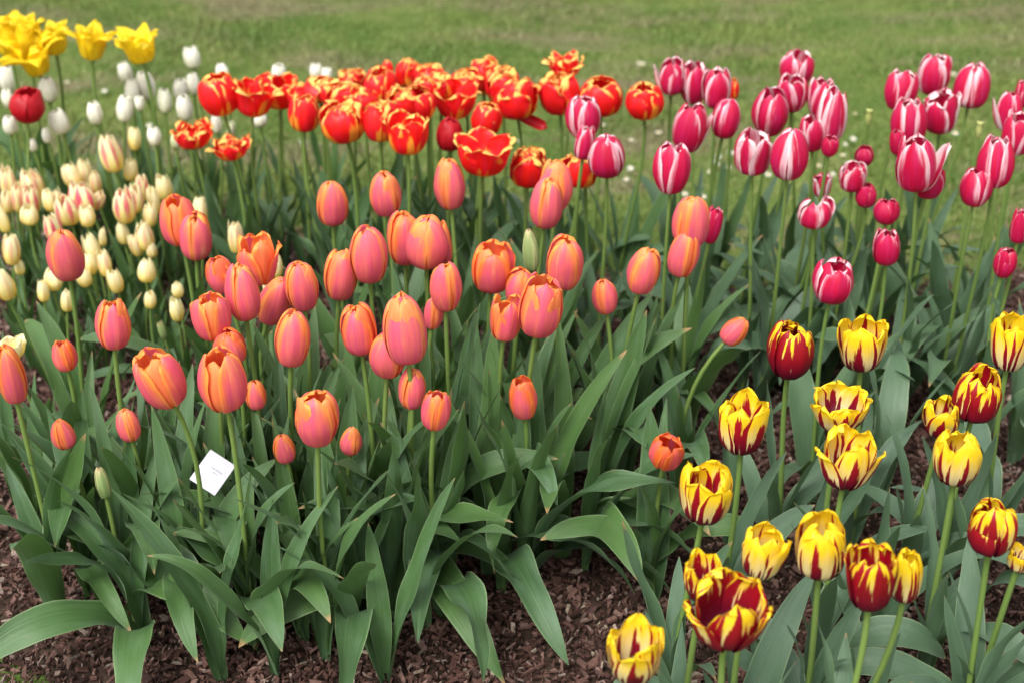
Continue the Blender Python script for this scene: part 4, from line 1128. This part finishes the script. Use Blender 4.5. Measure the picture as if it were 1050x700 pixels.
# ------------------------------------------------------------------ white plant label on a wire stake
def plant_label():
    d = ray(218, 484)
    k = 1.70 / d.y
    C = Vector((0, 0, CAM_H)) + d * k
    root = link("plant_label", None)
    bz = float(ground_z(np.array(C.x), np.array(C.y + .03)))
    root.location = (C.x, C.y + .03, bz)
    tag(root, "small white card with faint lettering, tilted, stuck among the leaves", "plant label")
    px = k / FPX
    n = (Vector((0, 0, CAM_H)) - C).normalized()
    n = (n + Vector((0, 0, .25))).normalized()
    xa = Vector((0, 0, 1)).cross(n).normalized()
    ya = n.cross(xa)
    M = Matrix((xa, ya, n)).transposed().to_4x4()
    M = M @ Matrix.Rotation(R(-42), 4, 'Z')
    M.translation = C - root.location
    w_, h_, t_ = 31 * px / 2, 37 * px / 2, .0006
    import bmesh
    bm = bmesh.new()
    bmesh.ops.create_cube(bm, size=1)
    bmesh.ops.scale(bm, vec=(2 * w_, 2 * h_, 2 * t_), verts=bm.verts)
    bmesh.ops.bevel(bm, geom=[e for e in bm.edges if abs((e.verts[0].co - e.verts[1].co).z) > t_], offset=.0005, segments=2, affect='EDGES')
    me = bpy.data.meshes.new("card"); bm.to_mesh(me); bm.free()
    me.materials.append(plain_mat("white_card", (.56, .545, .60), .45, .05))
    card = link("card", me, root, M)
    ink = plain_mat("faded_ink", (.26, .25, .29), .7)
    g = random.Random(4)
    V, F = [], []
    def dash(x0, x1, y, hh):
        i = len(V)
        V.extend([(x0, y - hh, t_ + .0003), (x1, y - hh, t_ + .0003), (x1, y + hh, t_ + .0003), (x0, y + hh, t_ + .0003)]); F.append((i, i + 1, i + 2, i + 3))
    for (yy, xa_, xb_, hh, st) in ((.22, -.30, .55, .0014, .0026), (.02, .0, .4, .0009, .0018), (-.42, -.5, .2, .0006, .0013), (-.55, -.6, .45, .0006, .0013)):
        x = xa_ * w_
        while x < xb_ * w_:
            l = g.uniform(.3, .8) * st
            dash(x, x + l, yy * h_ + g.uniform(-.3, .3) * hh, hh * g.uniform(.4, 1)); x += l + st * g.uniform(.3, .6)
    link("lettering", np_mesh("lettering", V, F, [ink], smooth=False), card)
    P = M.translation - n * .003
    link("stake", tube(bez(Vector((0, 0, -.02)), Vector((0, 0, .08)), P - Vector((0, -.01, .08)), P, 10), .0013, .0013, plain_mat("stake_wire", (.25, .26, .25), .4)), root)


plant_label()

# ------------------------------------------------------------------ petals fallen on the mulch
def fallen(x, y, mat, L, yaw, label):
    P, _ = at_height(x, y, .05)
    g = np.random.default_rng(x)
    S = dict(SHAPES['cup'], r=[0, .03, .06, .09, .10, .07, .02, -.05], w=[.04, .12, .2, .26, .27, .22, .14, .02], jit=0)
    me = petal(S, False, 0, g, PM[mat], 0)
    o = link("fallen_petal", me)
    o.matrix_basis = Matrix.Translation((P.x, P.y, float(ground_z(np.array(P.x), np.array(P.y))) + .012)) @ Matrix.Rotation(R(yaw), 4, 'Z') @ Matrix.Rotation(R(82), 4, 'Y') @ Matrix.Diagonal((L, L, L, 1))
    o.color = (.2, .2, 0, 1)
    tag(o, label, "petal", "fallen petals on the mulch")


fallen(806, 512, 'crimson', .04, 20, "crimson petal lying on the mulch left of the winged flamed tulip")
fallen(331, 537, 'striped', .055, 95, "faded pink petal lying on dark mulch below the large glowing tulip")


def hanging_petal():
    P = TOPS['red tulip with a wilted petal hanging below it'] + Vector((.003, -.004, .002))
    g = np.random.default_rng(77)
    me = petal(dict(SHAPES['cup'], r=[0, .03, .06, .09, .10, .07, .02, -.05], w=[.04, .12, .2, .26, .27, .22, .14, .02], jit=0), False, 0, g, PM['crimson'], 0)
    o = link("wilted_petal", me)
    o.matrix_basis = Matrix.Translation(P) @ Matrix.Rotation(R(115), 4, 'Y') @ Matrix.Rotation(R(60), 4, 'Z') @ Matrix.Diagonal((.05, .05, .06, 1))
    tag(o, "pinkish red wilted petal dangling under a red tulip", "petal")


hanging_petal()

# ------------------------------------------------------------------ daisies in the lawn
def daisy_mesh():
    V, F, MI = [], [], []
    nP = 14
    for i in range(nP):
        a = 2 * math.pi * i / nP
        b = len(V)
        for (r, s, z) in ((.003, .0, .0), (.0075, .0019, .001), (.0125, .0016, .0022), (.0145, 0, .002), (.0125, -.0016, .0022), (.0075, -.0019, .001)):
            V.append((r * math.cos(a) - s * math.sin(a), r * math.sin(a) + s * math.cos(a), z + .03))
        F.append(tuple(range(b, b + 6))); MI.append(0)
    for k, (r, z) in enumerate(((.0045, .031), (.0035, .0335), (.0012, .0348))):
        for i in range(10):
            a = 2 * math.pi * i / 10
            V.append((r * math.cos(a), r * math.sin(a), z))
    b = nP * 6
    for k in range(2):
        for i in range(10):
            j = (i + 1) % 10
            F.append((b + k * 10 + i, b + k * 10 + j, b + k * 10 + 10 + j, b + k * 10 + 10 + i)); MI.append(1)
    F.append(tuple(b + 20 + i for i in range(10))); MI.append(1)
    b = len(V)
    for (z) in (0, .031):
        for i in range(5): V.append((.0008 * math.cos(i * 1.2566), .0008 * math.sin(i * 1.2566), z))
    for i in range(5): F.append((b + i, b + (i + 1) % 5, b + 5 + (i + 1) % 5, b + 5 + i)); MI.append(2)
    me = bpy.data.meshes.new("daisy")
    me.from_pydata(V, [], F)
    me.polygons.foreach_set("material_index", MI)
    for m in (plain_mat("daisy_white", (.55, .55, .54), .6, .03), plain_mat("daisy_yellow", (.75, .50, .03), .7), STEM): me.materials.append(m)
    return me


DM = daisy_mesh()
DAISIES = [(675,136),(647,142),(646,169),(642,182),(533,144),(736,157),(735,168),(747,171),(744,169),(749,155),(730,161),(702,198),(721,200),(866,146),(864,159),
           (868,165),(853,176),(839,170),(833,161),(877,117),(659,65),(655,63),(874,140),(787,177),(979,136),(977,75),(69,84),(108,91),(154,126),(728,176),(618,128),(716,112)]
for i, (x, y) in enumerate(DAISIES):
    P, _ = at_height(x, y, .03)
    o = link("daisy", DM)
    s = rng.uniform(.42, .66)
    o.matrix_basis = Matrix.Translation((P.x, P.y, -.001)) @ Matrix.Rotation(R(rng.uniform(0, 35)), 4, 'X') @ Matrix.Rotation(rng.uniform(0, 6), 4, 'Z') @ Matrix.Diagonal((s, s, 1, 1))
    tag(o, "tiny white daisy growing in the lawn behind the tulips", "daisy", "white daisies in the lawn")
